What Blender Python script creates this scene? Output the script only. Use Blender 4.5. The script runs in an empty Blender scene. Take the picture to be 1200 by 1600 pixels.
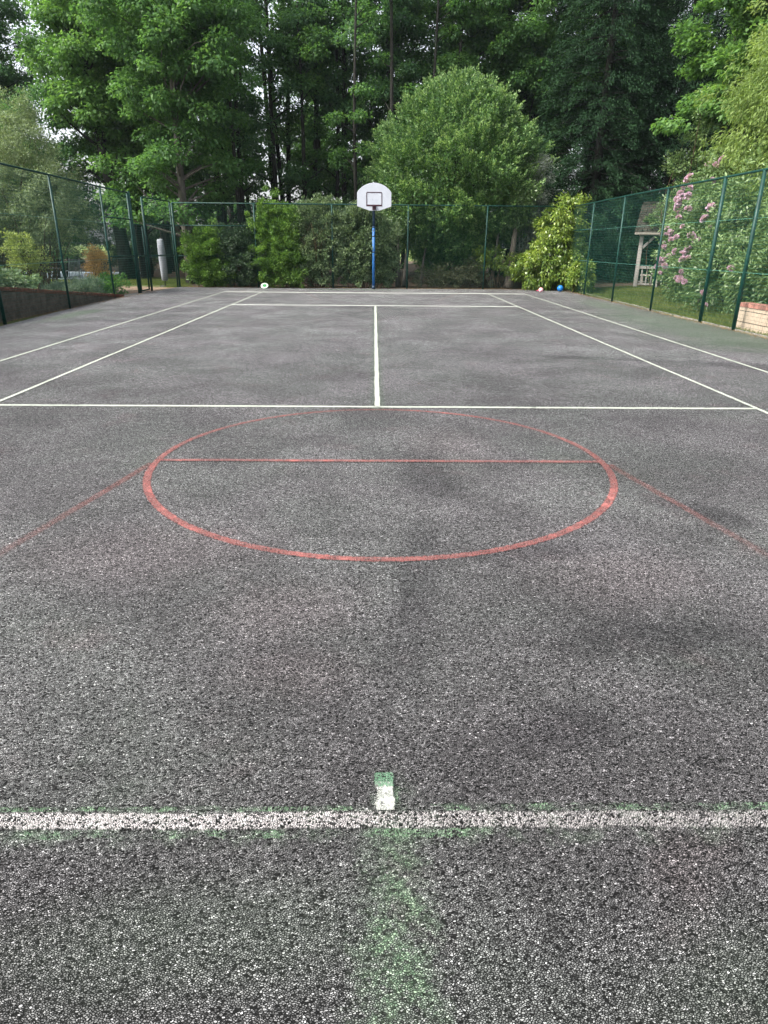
import bpy, math, random
import numpy as np
from mathutils import Vector, Matrix

# ------------------------------------------------------------------ camera, world, sun, exposure
scn = bpy.context.scene
COL = scn.collection
cam_d = bpy.data.cameras.new("camera"); cam = bpy.data.objects.new("camera", cam_d); COL.objects.link(cam)
scn.camera = cam
CP = (-0.0374, -1.4889, 1.6119); YAW, PIT, ROL, FPX = -0.0170869, 0.3854270, 0.0087557, 1026.5
cy_, sy_ = math.cos(YAW), math.sin(YAW)
fw = Vector((-sy_*math.cos(PIT), cy_*math.cos(PIT), -math.sin(PIT)))
r0 = Vector((cy_, sy_, 0)); u0 = r0.cross(fw)
rr = r0*math.cos(ROL) + u0*math.sin(ROL); uu = u0*math.cos(ROL) - r0*math.sin(ROL)
cam.matrix_world = Matrix(((rr.x, uu.x, -fw.x, CP[0]), (rr.y, uu.y, -fw.y, CP[1]), (rr.z, uu.z, -fw.z, CP[2]), (0, 0, 0, 1)))
cam_d.sensor_fit = 'VERTICAL'; cam_d.sensor_height = 36; cam_d.sensor_width = 27
cam_d.lens = FPX/1600*36; cam_d.clip_start = 0.05; cam_d.clip_end = 3000

HAZE = 0.0002
SUN_EL, SUN_AZ = math.radians(48), math.radians(-112)      # azimuth from +Y towards +X
w = bpy.data.worlds.new("World"); scn.world = w; w.use_nodes = True
nt = w.node_tree; nt.nodes.clear()
sky = nt.nodes.new('ShaderNodeTexSky'); sky.sky_type = 'NISHITA'; sky.sun_disc = False
sky.sun_elevation = SUN_EL; sky.sun_rotation = SUN_AZ; sky.air_density = 1.0; sky.dust_density = 4.0; sky.ozone_density = 1.0
hs = nt.nodes.new('ShaderNodeHueSaturation'); hs.inputs['Saturation'].default_value = 0.35; hs.inputs['Value'].default_value = 1.0
bg = nt.nodes.new('ShaderNodeBackground'); bg.inputs['Strength'].default_value = 0.15
wo = nt.nodes.new('ShaderNodeOutputWorld')
nt.links.new(sky.outputs[0], hs.inputs['Color']); nt.links.new(hs.outputs[0], bg.inputs['Color']); nt.links.new(bg.outputs[0], wo.inputs['Surface'])
sun_d = bpy.data.lights.new("sun", 'SUN'); sun_d.energy = 2.3; sun_d.angle = math.radians(12); sun_d.color = (1.0, 0.95, 0.87)
sun = bpy.data.objects.new("sun", sun_d); COL.objects.link(sun)
sv = Vector((math.sin(SUN_AZ)*math.cos(SUN_EL), math.cos(SUN_AZ)*math.cos(SUN_EL), math.sin(SUN_EL)))
sun.rotation_euler = sv.to_track_quat('Z', 'Y').to_euler(); sun.location = (-20, -20, 40)

scn.render.engine = 'CYCLES'
scn.render.resolution_x = 768; scn.render.resolution_y = 1024; scn.render.resolution_percentage = 100
scn.view_settings.view_transform = 'Standard'; scn.view_settings.look = 'None'
scn.view_settings.exposure = 1.5; scn.view_settings.gamma = 1.0
scn.cycles.max_bounces = 8; scn.cycles.diffuse_bounces = 4; scn.cycles.transmission_bounces = 4

# ------------------------------------------------------------------ object helpers
def tag(o, label=None, cat=None, group=None, kind=None):
    if label: o['label'] = label
    if cat: o['category'] = cat
    if group: o['group'] = group
    if kind: o['kind'] = kind
    return o

def empty(name, loc=(0, 0, 0), rz=0.0):
    o = bpy.data.objects.new(name, None); COL.objects.link(o)
    o.location = loc; o.rotation_euler = (0, 0, rz); o.empty_display_size = 0.3
    return o

def copy_tree(o, parent=None):
    c = o.copy(); COL.objects.link(c)
    if parent: c.parent = parent
    for ch in [x for x in COL.objects if x.parent == o]:
        copy_tree(ch, c)
    return c

class MB:
    """collects shapes, then links them as ONE mesh object"""
    def __init__(s): s.v = []; s.f = []; s.sm = []
    def add(s, vs, fs, smooth=False):
        b = len(s.v); s.v += [tuple(v) for v in vs]; s.f += [tuple(b+i for i in f) for f in fs]; s.sm += [smooth]*len(fs); return s
    def box(s, c, d, rz=0.0, top=None):
        x, y, z = d[0]/2, d[1]/2, d[2]/2
        ca, sa = math.cos(rz), math.sin(rz); vs = []
        for k, (i, j) in enumerate(((-1, -1), (1, -1), (1, 1), (-1, 1), (-1, -1), (1, -1), (1, 1), (-1, 1))):
            t = 1.0 if k < 4 or top is None else top
            px, py = i*x*t, j*y*t
            vs.append((c[0]+px*ca-py*sa, c[1]+px*sa+py*ca, c[2]+(-z if k < 4 else z)))
        return s.add(vs, [(0, 3, 2, 1), (4, 5, 6, 7), (0, 1, 5, 4), (1, 2, 6, 5), (2, 3, 7, 6), (3, 0, 4, 7)])
    def bar(s, a, b, w, h=None):
        h = h or w; a = Vector(a); b = Vector(b); d = (b-a).normalized()
        up = Vector((0, 0, 1)) if abs(d.z) < .9 else Vector((0, 1, 0))
        x = d.cross(up).normalized()*w/2; y = x.cross(d).normalized()*h/2
        vs = [a-x-y, a+x-y, a+x+y, a-x+y, b-x-y, b+x-y, b+x+y, b-x+y]
        return s.add(vs, [(0, 3, 2, 1), (4, 5, 6, 7), (0, 1, 5, 4), (1, 2, 6, 5), (2, 3, 7, 6), (3, 0, 4, 7)])
    def tube(s, pts, rad, n=8, caps=True):
        pts = [Vector(p) for p in pts]; b = len(s.v)
        if not hasattr(rad, '__len__'): rad = [rad]*len(pts)
        prev = None
        for i, p in enumerate(pts):
            d = (pts[min(i+1, len(pts)-1)]-pts[max(i-1, 0)]).normalized()
            if prev is None:
                up = Vector((0, 0, 1)) if abs(d.z) < .9 else Vector((0, 1, 0)); x = d.cross(up).normalized()
            else:
                x = (prev - d*prev.dot(d)).normalized()
            prev = x; y = d.cross(x)
            for k in range(n):
                a = 2*math.pi*k/n; s.v.append(tuple(p+(x*math.cos(a)+y*math.sin(a))*rad[i]))
        for i in range(len(pts)-1):
            for k in range(n):
                k2 = (k+1) % n
                s.f.append((b+i*n+k, b+i*n+k2, b+(i+1)*n+k2, b+(i+1)*n+k)); s.sm.append(True)
        if caps:
            s.f.append(tuple(b+k for k in reversed(range(n)))); s.sm.append(False)
            e = b+(len(pts)-1)*n; s.f.append(tuple(e+k for k in range(n))); s.sm.append(False)
        return s
    def sphere(s, c, r, nu=20, nv=12, sq=(1, 1, 1)):
        b = len(s.v)
        for j in range(nv+1):
            t = math.pi*j/nv
            for i in range(nu):
                a = 2*math.pi*i/nu
                s.v.append((c[0]+r*sq[0]*math.sin(t)*math.cos(a), c[1]+r*sq[1]*math.sin(t)*math.sin(a), c[2]+r*sq[2]*math.cos(t)))
        for j in range(nv):
            for i in range(nu):
                i2 = (i+1) % nu
                s.f.append((b+j*nu+i, b+(j+1)*nu+i, b+(j+1)*nu+i2, b+j*nu+i2)); s.sm.append(True)
        return s
    def build(s, name, m, parent=None, bevel=0.0):
        me = bpy.data.meshes.new(name); me.from_pydata(s.v, [], s.f); me.materials.append(m)
        me.polygons.foreach_set('use_smooth', s.sm); me.update(); me.validate()
        o = bpy.data.objects.new(name, me); COL.objects.link(o)
        if parent: o.parent = parent
        if bevel:
            bv = o.modifiers.new('bevel', 'BEVEL'); bv.width = bevel; bv.segments = 2; bv.limit_method = 'ANGLE'
        return o

# ------------------------------------------------------------------ material helpers
class NT:
    def __init__(s, name):
        s.m = bpy.data.materials.new(name); s.m.use_nodes = True; s.t = s.m.node_tree; s.t.nodes.clear()
        s.out = s.t.nodes.new('ShaderNodeOutputMaterial')
    def n(s, typ, **kw):
        nd = s.t.nodes.new(typ)
        for k, v in kw.items(): setattr(nd, k, v)
        return nd
    def put(s, sock, v):
        if isinstance(v, bpy.types.NodeSocket): s.t.links.new(v, sock)
        elif v is not None:
            if sock.type == 'RGBA' and not hasattr(v, '__len__'): v = (v, v, v, 1)
            elif sock.type == 'RGBA' and len(v) == 3: v = (*v, 1)
            sock.default_value = v
    def math(s, op, a, b=None, c=None, clamp=False):
        nd = s.n('ShaderNodeMath', operation=op, use_clamp=clamp)
        s.put(nd.inputs[0], a)
        if b is not None: s.put(nd.inputs[1], b)
        if c is not None: s.put(nd.inputs[2], c)
        return nd.outputs[0]
    def mix(s, f, a, b, blend='MIX'):
        nd = s.n('ShaderNodeMix', data_type='RGBA', blend_type=blend)
        s.put(nd.inputs[0], f); s.put(nd.inputs[6], a); s.put(nd.inputs[7], b); return nd.outputs[2]
    def step(s, v, lo, hi, a=0.0, b=1.0):
        nd = s.n('ShaderNodeMapRange', interpolation_type='SMOOTHSTEP')
        s.put(nd.inputs['Value'], v); nd.inputs['From Min'].default_value = lo; nd.inputs['From Max'].default_value = hi
        nd.inputs['To Min'].default_value = a; nd.inputs['To Max'].default_value = b; return nd.outputs[0]
    def noise(s, vec, scale, detail=3, rough=.55, dist=0.0, col=False):
        nd = s.n('ShaderNodeTexNoise'); s.put(nd.inputs['Vector'], vec); nd.inputs['Scale'].default_value = scale
        nd.inputs['Detail'].default_value = detail; nd.inputs['Roughness'].default_value = rough; nd.inputs['Distortion'].default_value = dist
        return nd.outputs[1 if col else 0]
    def ramp(s, f, stops):
        nd = s.n('ShaderNodeValToRGB'); e = nd.color_ramp.elements
        while len(e) < len(stops): e.new(0.5)
        for x, (p, c) in zip(e, stops): x.position = p; x.color = (*c, 1) if hasattr(c, '__len__') else (c, c, c, 1)
        s.put(nd.inputs[0], f); return nd.outputs[0]
    def pos(s): return s.n('ShaderNodeNewGeometry').outputs['Position']
    def obj(s): return s.n('ShaderNodeTexCoord').outputs['Object']
    def sep(s, v):
        nd = s.n('ShaderNodeSeparateXYZ'); s.put(nd.inputs[0], v); return nd.outputs
    def mapping(s, v, scale=(1, 1, 1), rot=(0, 0, 0)):
        nd = s.n('ShaderNodeMapping'); s.put(nd.inputs[0], v); nd.inputs['Scale'].default_value = scale; nd.inputs['Rotation'].default_value = rot
        return nd.outputs[0]
    def bump(s, h, strength=.5, dist=.01, nrm=None):
        nd = s.n('ShaderNodeBump'); s.put(nd.inputs['Height'], h); nd.inputs['Strength'].default_value = strength
        nd.inputs['Distance'].default_value = dist
        if nrm: s.put(nd.inputs['Normal'], nrm)
        return nd.outputs[0]
    def bsdf(s, col, rough=.7, spec=.3, metal=0.0, nrm=None, **kw):
        nd = s.n('ShaderNodeBsdfPrincipled'); s.put(nd.inputs['Base Color'], col); s.put(nd.inputs['Roughness'], rough)
        nd.inputs['Specular IOR Level'].default_value = spec; nd.inputs['Metallic'].default_value = metal
        if nrm: s.put(nd.inputs['Normal'], nrm)
        return nd.outputs[0]
    def done(s, sh): s.t.links.new(sh, s.out.inputs['Surface']); return s.m

def mat_plain(name, c1, c2=None, rough=.6, spec=.3, metal=0.0, scale=6.0, bump=.0, stretch=(1, 1, 1)):
    k = NT(name); v = k.mapping(k.obj(), stretch)
    c2 = c2 or tuple(x*.7 for x in c1)
    n = k.noise(v, scale, 6, .65)
    col = k.mix(k.step(n, .35, .68), c1, c2)
    nr = k.bump(k.noise(v, scale*4, 4, .6), bump, .01) if bump else None
    return k.done(k.bsdf(col, k.step(n, .3, .7, rough*.85, min(1, rough*1.15)), spec, metal, nr))

def mat_leaf(name, dark, mid, light, trans=.35, rough=.5, spec=.25, big=.5):
    """per-leaf colour from a random value per leaf, plus a slow drift through the plant"""
    k = NT(name); g = k.n('ShaderNodeNewGeometry')
    r = g.outputs['Random Per Island']
    n = k.noise(k.obj(), big, 2, .5)
    f = k.math('ADD', k.math('MULTIPLY', r, .65), k.math('MULTIPLY', k.step(n, .3, .7), .35))
    col = k.ramp(f, [(0.0, dark), (.5, mid), (1.0, light)])
    a = k.bsdf(col, rough, spec)
    t = k.n('ShaderNodeBsdfTranslucent'); k.put(t.inputs[0], k.mix(1.0, col, (1.25, 1.25, .7), 'MULTIPLY'))
    mx = k.n('ShaderNodeMixShader'); mx.inputs[0].default_value = trans
    k.t.links.new(a, mx.inputs[1]); k.t.links.new(t.outputs[0], mx.inputs[2])
    return k.done(mx.outputs[0])

def mat_bark(name, c1, c2):
    k = NT(name); v = k.mapping(k.obj(), (1, 1, .18))
    n = k.noise(v, 14, 6, .7, .6); m = k.noise(k.obj(), 1.5, 3)
    col = k.mix(k.step(n, .35, .65), c1, c2)
    col = k.mix(k.step(m, .5, .75, 0, .55), col, (.035, .05, .025))
    return k.done(k.bsdf(col, .9, .15, 0, k.bump(n, .9, .03)))

M = {}
M['fence'] = mat_plain('fence green paint', (.004, .042, .032), (.003, .026, .021), .5, .3, scale=9)
M['wire'] = mat_plain('fence green wire', (.005, .060, .046), (.003, .042, .034), .5, .3, scale=9)
M['tension'] = mat_plain('tension wire', (.10, .30, .24), (.08, .22, .18), .4, .5)
M['bark'] = mat_bark('bark', (.038, .036, .032), (.014, .014, .012))
M['bark_pale'] = mat_bark('pale bark', (.20, .17, .14), (.09, .075, .06))
M['twig'] = mat_plain('twig', (.10, .07, .045), (.05, .035, .025), .9, .1)
M['twig_grey'] = mat_plain('dry grey twig', (.30, .28, .25), (.18, .16, .14), .9, .1)
M['wood_leaf'] = mat_leaf('wood leaf', (.034, .088, .032), (.072, .165, .052), (.140, .265, .080), .5)
M['wood_leaf_b'] = mat_leaf('wood leaf bluish', (.030, .082, .038), (.060, .142, .060), (.115, .22, .088), .5)
M['bright_leaf'] = mat_leaf('bright leaf', (.050, .125, .038), (.095, .20, .058), (.165, .30, .085), .5)
M['conifer'] = mat_leaf('conifer spray', (.009, .027, .012), (.015, .042, .018), (.028, .068, .025), .15, .7, .12)
M['holm'] = mat_leaf('round tree leaf', (.034, .082, .026), (.062, .14, .038), (.105, .20, .055), .25, .45, .35, big=1.1)
M['holm_tip'] = mat_leaf('round tree new growth', (.11, .21, .07), (.19, .31, .11), (.32, .44, .19), .35, .45, .3, big=1.1)
M['privet'] = mat_leaf('privet leaf', (.038, .095, .02), (.095, .19, .038), (.22, .36, .075), .35, .45, .3, big=1.2)
M['maroon'] = mat_leaf('dark hedge leaf', (.018, .040, .020), (.036, .070, .034), (.075, .12, .055), .2, .45, .3)
M['greygreen'] = mat_leaf('grey green leaf', (.045, .085, .04), (.11, .17, .08), (.28, .36, .19), .25, .5, .3, big=1.2)
M['silver'] = mat_leaf('silver leaf', (.09, .11, .095), (.17, .20, .165), (.30, .34, .28), .2, .5, .3)
M['laurel'] = mat_leaf('laurel leaf', (.045, .10, .018), (.14, .22, .035), (.34, .42, .07), .3, .32, .5, big=.9)
M['pear'] = mat_leaf('weeping tree leaf', (.09, .14, .075), (.17, .235, .12), (.30, .37, .19), .35, .5, .3)
M['willow'] = mat_leaf('yellow green leaf', (.09, .16, .04), (.17, .25, .07), (.28, .37, .12), .45)
M['rhodo'] = mat_leaf('rhododendron leaf', (.045, .095, .03), (.115, .19, .065), (.25, .35, .15), .25, .38, .45)
M['pinkfl'] = mat_leaf('pink petals', (.50, .30, .46), (.64, .46, .61), (.74, .62, .71), .3, .6, .2)
M['orange'] = mat_leaf('orange leaf', (.34, .20, .08), (.52, .33, .13), (.64, .48, .24), .4)
M['yellow'] = mat_leaf('yellow green shrub leaf', (.12, .17, .05), (.22, .29, .09), (.40, .46, .18), .4)
M['plum'] = mat_leaf('dull purple leaf', (.04, .045, .03), (.07, .08, .045), (.15, .16, .09), .3)
M['varieg'] = mat_leaf('pale edged leaf', (.10, .18, .08), (.22, .33, .17), (.45, .52, .36), .3)
M['lavender'] = mat_leaf('blue grey leaf', (.08, .13, .09), (.15, .22, .16), (.26, .33, .27), .3)
M['fern'] = mat_leaf('fresh green leaf', (.04, .12, .03), (.08, .19, .04), (.14, .27, .07), .4)
M['dryleaf'] = mat_leaf('dry leaf', (.10, .06, .03), (.22, .14, .07), (.40, .30, .17), .2, .8, .1)
M['grassblade'] = mat_leaf('grass blade', (.05, .085, .02), (.11, .15, .035), (.20, .22, .07), .4)

# ---- tarmac shared by the court and by the worn paint on it
def tarmac(k):
    P = k.pos(); x, y, z = k.sep(P)
    warp = k.noise(P, 60, 2, .5, 0, True)
    vm = k.n('ShaderNodeVectorMath', operation='MULTIPLY_ADD'); k.put(vm.inputs[0], warp); vm.inputs[1].default_value = (.010, .010, 0); k.put(vm.inputs[2], P)
    V = vm.outputs[0]
    def vor(scale, feat='F1', st=(1, 1, 1), rot=0):
        nd = k.n('ShaderNodeTexVoronoi', feature=feat, voronoi_dimensions='2D'); k.put(nd.inputs['Vector'], k.mapping(V, st, (0, 0, rot))); nd.inputs['Scale'].default_value = scale
        return nd
    va = vor(145, 'F1', (1, 1.6, 1), .5); ea = vor(145, 'DISTANCE_TO_EDGE', (1, 1.6, 1), .5)
    ra = k.sep(va.outputs['Color'])
    chip = k.step(ea.outputs['Distance'], .07, .24)
    keep = k.step(ra[1], .05, .42)                         # some chips sunk or missing
    chip = k.math('MULTIPLY', chip, keep)
    tone = k.math('POWER', ra[0], 2.6)
    clump = k.noise(P, 42, 4, .7); fine = k.noise(P, 11, 4, .65); mac = k.noise(P, 1.1, 5, .6, .5); big = k.noise(P, .33, 3, .5, .8)
    return dict(P=P, x=x, y=y, chip=chip, tone=tone, clump=clump, fine=fine, mac=mac, big=big, rnd=ra[2])

def ellipse(k, x, y, cx, cy, rx, ry, rot, wob):
    dx = k.math('SUBTRACT', x, cx); dy = k.math('SUBTRACT', y, cy); c, s_ = math.cos(rot), math.sin(rot)
    a = k.math('ADD', k.math('MULTIPLY', dx, c/rx), k.math('MULTIPLY', dy, s_/rx))
    b = k.math('ADD', k.math('MULTIPLY', dx, -s_/ry), k.math('MULTIPLY', dy, c/ry))
    d = k.math('SQRT', k.math('ADD', k.math('MULTIPLY', a, a), k.math('MULTIPLY', b, b)))
    d = k.math('ADD', d, k.math('MULTIPLY', k.math('SUBTRACT', wob, .5), 1.1))
    return k.step(d, 1.15, .25)

def court_colour(k, T):
    # bare tarmac: dark binder between paler worn chips
    lo = k.math('ADD', k.math('MULTIPLY_ADD', T['tone'], .26, .115), k.step(T['rnd'], .965, .99, 0, .42))
    v = k.math('MULTIPLY_ADD', k.math('MULTIPLY', T['chip'], lo), 1.0, .005)
    v = k.math('MULTIPLY', v, k.step(T['clump'], .30, .70, .60, 1.42))
    v = k.math('MULTIPLY', v, k.step(T['fine'], .30, .70, .84, 1.17))
    v = k.math('MULTIPLY', v, k.step(T['mac'], .32, .68, .80, 1.20))
    v = k.math('MULTIPLY', v, k.step(T['big'], .32, .68, .90, 1.12))
    # grazing-view brightening painted into the colour: darker near, paler further off
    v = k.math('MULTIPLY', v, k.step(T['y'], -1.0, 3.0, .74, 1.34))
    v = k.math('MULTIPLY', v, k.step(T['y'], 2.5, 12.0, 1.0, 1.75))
    hue = k.noise(T['P'], .8, 3, .5, .4)
    col = k.mix(k.step(hue, .35, .65), (1.035, .995, 1.015), (.99, 1.008, .985))
    pinkn = k.noise(T['P'], 1.7, 3, .6); col = k.mix(k.step(pinkn, .58, .72, 0, .6), col, (1.10, .96, .97))
    cc = k.n('ShaderNodeCombineColor')
    for i in range(3): k.put(cc.inputs[i], v)
    col = k.mix(1.0, cc.outputs[0], col, 'MULTIPLY')
    # damp dark stains
    st = None
    for a in ((2.1, 2.55, .55, .20, -.75), (5.4, 8.3, 1.3, .40, -.45), (3.4, 8.9, 1.6, .20, -.25), (.66, .42, .30, .17, .35), (.18, 1.5, .16, 1.1, -.12), (1.25, 1.0, .55, .16, .1), (.35, 3.3, .28, .9, .1), (.95, 1.9, .5, .15, .2)):
        e = ellipse(k, T['x'], T['y'], *a, T['mac']); st = e if st is None else k.math('MAXIMUM', st, e)
    col = k.mix(k.math('MULTIPLY', st, .48), col, k.mix(1.0, col, (.35, .34, .37), 'MULTIPLY'))
    pw = None
    for a in ((-.45, 1.25, .45, .35, .3), (-1.3, 1.9, .8, .5, .2), (1.3, 1.6, .6, .4, 0), (-.35, .75, .35, .2, 0), (.6, 4.0, .5, .7, 0)):
        e = ellipse(k, T['x'], T['y'], *a, T['mac']); pw = e if pw is None else k.math('MAXIMUM', pw, e)
    col = k.mix(k.math('MULTIPLY', pw, .45), col, k.mix(1.0, col, (1.45, 1.34, 1.33), 'MULTIPLY'))
    # green court paint still clinging to the chips
    gr = None
    for a in ((6.9, 11.0, 1.8, 1.6, -.5), (6.8, 14.5, 1.5, 3.8, 0), (6.8, 12.0, 1.5, 2.4, 0), (6.9, 19, .7, 3.0, 0), (-.2, 25.6, 3.5, .35, 0), (-7.3, 15, .4, 2.0, 0)):
        e = ellipse(k, T['x'], T['y'], *a, T['mac']); gr = e if gr is None else k.math('MAXIMUM', gr, e)
    gr = k.math('MULTIPLY', gr, k.step(T['fine'], .35, .65, .40, .90))
    bay = k.math('MULTIPLY', ellipse(k, T['x'], T['y'], .02, -.42, .13, .62, 0, T['fine']), k.step(k.noise(T['P'], 9, 5, .65), .38, .60, .25, .95))
    gr = k.math('MAXIMUM', gr, k.math('MULTIPLY', bay, k.step(T['clump'], .36, .56, .15, 1.0)))
    haz = ellipse(k, T['x'], T['y'], -.45, -.35, .7, .2, .1, T['mac']); haz2 = ellipse(k, T['x'], T['y'], .9, -.55, .45, .3, .1, T['mac'])
    gr = k.math('MAXIMUM', gr, k.math('MULTIPLY', k.math('MAXIMUM', haz, haz2), .12))
    gr = k.math('MAXIMUM', gr, k.step(k.noise(T['P'], .9, 4, .6, .6), .56, .74, 0, .13))
    band = k.math('MULTIPLY', k.step(k.math('ABSOLUTE', k.math('SUBTRACT', T['y'], -.015)), .10, .035), k.step(T['fine'], .46, .62, .02, .22))
    gr = k.math('MAXIMUM', gr, band)
    for lx in (0.0,):
        b2 = k.math('MULTIPLY', k.step(k.math('ABSOLUTE', T['x']), .11, .04), k.math('MULTIPLY', k.step(T['y'], 5.2, 5.5), k.step(T['y'], 18.4, 18.2)))
        gr = k.math('MAXIMUM', gr, k.math('MULTIPLY', b2, .35))
    gcol = k.mix(T['tone'], (.09, .16, .09), (.38, .53, .34))
    gm = k.math('MULTIPLY', gr, k.math('MULTIPLY_ADD', T['chip'], .85, .15))
    col = k.mix(gm, col, gcol)
    return col

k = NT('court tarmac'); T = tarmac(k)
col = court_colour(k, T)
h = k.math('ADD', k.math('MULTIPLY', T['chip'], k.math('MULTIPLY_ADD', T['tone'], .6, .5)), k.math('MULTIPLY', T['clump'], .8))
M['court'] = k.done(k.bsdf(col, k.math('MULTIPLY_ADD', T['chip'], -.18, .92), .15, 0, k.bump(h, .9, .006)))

def mat_paint(name, c_full, c_chip, cover, fade=None, edge_on=True):
    """worn paint: sits on the chip tops, missing in the gaps and where traffic took it off"""
    k = NT(name); T = tarmac(k)
    uv = k.n('ShaderNodeUVMap').outputs[0]; u, v, _ = k.sep(uv)         # u across 0..1
    edge = k.math('SUBTRACT', .5, k.math('ABSOLUTE', k.math('SUBTRACT', u, .5)))
    edge = k.math('ADD', edge, k.math('MULTIPLY', k.math('SUBTRACT', T['clump'], .5), .55))
    edge = k.step(edge, .03, .14)
    a = k.math('ADD', k.math('MULTIPLY', T['chip'], 1.15), k.math('MULTIPLY_ADD', T['fine'], 1.3, cover-1.05))
    a = k.math('ADD', a, k.math('MULTIPLY', k.math('SUBTRACT', T['mac'], .5), 1.0))
    a = k.step(a, .42, .78)
    if fade: a = k.math('MULTIPLY', a, fade(k, T))
    if edge_on: a = k.math('MULTIPLY', a, edge)
    col = k.mix(T['tone'], c_full, c_chip)
    col = k.mix(k.step(T['clump'], .35, .65, .0, .35), col, k.mix(1.0, col, (.7, .7, .68), 'MULTIPLY'))
    s1 = k.bsdf(col, .7, .3, 0, k.bump(k.math('MULTIPLY', T['chip'], .8), .7, .005))
    tr = k.n('ShaderNodeBsdfTransparent'); mx = k.n('ShaderNodeMixShader')
    k.put(mx.inputs[0], a); k.t.links.new(tr.outputs[0], mx.inputs[1]); k.t.links.new(s1, mx.inputs[2])
    return k.done(mx.outputs[0])

M['white_paint'] = mat_paint('white court paint', (.40, .43, .37), (.48, .50, .44), 1.2)
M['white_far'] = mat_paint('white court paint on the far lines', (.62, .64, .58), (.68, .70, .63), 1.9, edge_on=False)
M['white_worn'] = mat_paint('worn white court paint', (.50, .47, .46), (.86, .80, .79), .22, lambda k, T: k.step(T['x'], -.6, .8, 1.0, .62))
M['green_fringe'] = mat_paint('green paint fringe', (.10, .20, .10), (.25, .38, .23), .40, lambda k, T: k.math('MULTIPLY', k.step(k.noise(T['P'], 7, 4, .6), .44, .60, .05, 1.0), k.step(T['clump'], .38, .58, .35, 1.0)))
M['white_mark'] = mat_paint('fresh white mark', (.42, .44, .40), (.54, .54, .50), 1.0)
M['green_paint'] = mat_paint('green court paint', (.11, .24, .14), (.19, .36, .22), .80)
M['red_paint'] = mat_paint('red court paint', (.32, .10, .09), (.45, .20, .18), .82, lambda k, T: k.step(T['y'], 3.4, 4.6, 1.0, .80))
M['red_faint'] = mat_paint('faint red court paint', (.28, .09, .075), (.42, .18, .16), .62, lambda k, T: k.step(T['y'], 1.3, 3.2, .22, .62))
M['pale_faint'] = mat_paint('faint pink court paint', (.26, .17, .16), (.36, .27, .26), .55)

# ---- ground
def grassy():
    k = NT('ground'); P = k.pos(); x, y, z = k.sep(P)
    n1 = k.noise(P, 1.3, 5, .6); n2 = k.noise(P, 30, 4, .7); n3 = k.noise(P, .35, 3)
    g = k.mix(k.step(n2, .3, .7), (.05, .08, .025), (.13, .16, .05)); g = k.mix(k.step(n1, .46, .62, 0, .75), g, (.15, .125, .07))
    s_ = k.mix(k.step(n2, .3, .7), (.045, .032, .022), (.12, .085, .06))
    path = k.mix(k.step(n2, .3, .7), (.20, .14, .10), (.36, .27, .20))
    wood = k.math('MAXIMUM', k.math('MULTIPLY', k.step(y, 26.2, 26.9), k.step(x, -8.6, -7.9)), k.math('MAXIMUM', k.step(y, 33, 35), k.step(x, 10.6, 11.8)))
    wood = k.math('MAXIMUM', wood, k.step(k.math('ADD', n1, k.math('MULTIPLY', n3, .4)), .80, .9))
    c = k.mix(wood, g, s_)
    pm = k.math('MULTIPLY', k.step(k.math('ADD', x, k.math('MULTIPLY', n1, 1.2)), -11.5, -10.6), k.math('MULTIPLY', k.step(x, -7.9, -8.1), k.math('MULTIPLY', k.step(y, 19, 21), k.step(k.math('ADD', y, n1), 28.0, 27.0))))
    c = k.mix(pm, c, path)
    c = k.mix(k.step(y, 70, 90), c, (.16, .22, .06))
    return k.done(k.bsdf(c, .95, .15, 0, k.bump(n2, 1.0, .05)))
M['ground'] = grassy()
M['soil'] = mat_plain('soil', (.10, .065, .045), (.04, .028, .02), .95, .1, scale=14, bump=.8)
M['kerb'] = mat_plain('edging', (.28, .26, .22), (.13, .12, .10), .85, .2, scale=8, bump=.4)

# ------------------------------------------------------------------ foliage helpers
def nrm(a): return a/np.maximum(np.linalg.norm(a, axis=1, keepdims=True), 1e-9)

def leaf_mesh(name, C, D, N, L, W, m, fold=.18, parent=None, widest=.45):
    D = nrm(D); N = nrm(N - D*np.sum(N*D, 1, keepdims=True)); S = np.cross(D, N)
    L = L[:, None]; W = W[:, None]
    v0 = C; v2 = C + D*L; mid = C + D*L*widest + N*W*fold
    v1 = mid + S*W*.5; v3 = mid - S*W*.5
    v2 = v2 - N*L*.08
    V = np.stack([v0, v1, v2, v3], 1).reshape(-1, 3).astype(np.float32); n = len(C)
    me = bpy.data.meshes.new(name); me.vertices.add(n*4); me.vertices.foreach_set('co', V.ravel())
    me.loops.add(n*4); me.loops.foreach_set('vertex_index', np.arange(n*4, dtype=np.int32))
    me.polygons.add(n); me.polygons.foreach_set('loop_start', np.arange(0, n*4, 4, dtype=np.int32))
    me.polygons.foreach_set('loop_total', np.full(n, 4, dtype=np.int32))
    me.materials.append(m); me.update(); me.validate()
    o = bpy.data.objects.new(name, me); COL.objects.link(o)
    if parent: o.parent = parent
    return o

def sph(rng, n): return nrm(rng.normal(size=(n, 3)))

def clump_leaves(rng, cent, rad, m, up=.5, outw=.5, rnd=.6, droop=0.0, dup=0.0, core=.45, outref=None):
    """leaves round each clump centre; returns positions, leaf directions, leaf normals"""
    n = len(cent); m_ = np.full(n, m) if np.isscalar(m) else m
    idx = np.repeat(np.arange(n), m_); k = len(idx)
    s = sph(rng, k); r = rng.random(k)**core
    C = cent[idx] + s*r[:, None]*rad[idx]
    if outref is not None: s = nrm(s*.4 + outref[idx]*.8)
    D = s*.8 + sph(rng, k)*.7; D[:, 2] += dup - droop
    N = s*outw + sph(rng, k)*rnd; N[:, 2] += up
    return C, D, N

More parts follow.
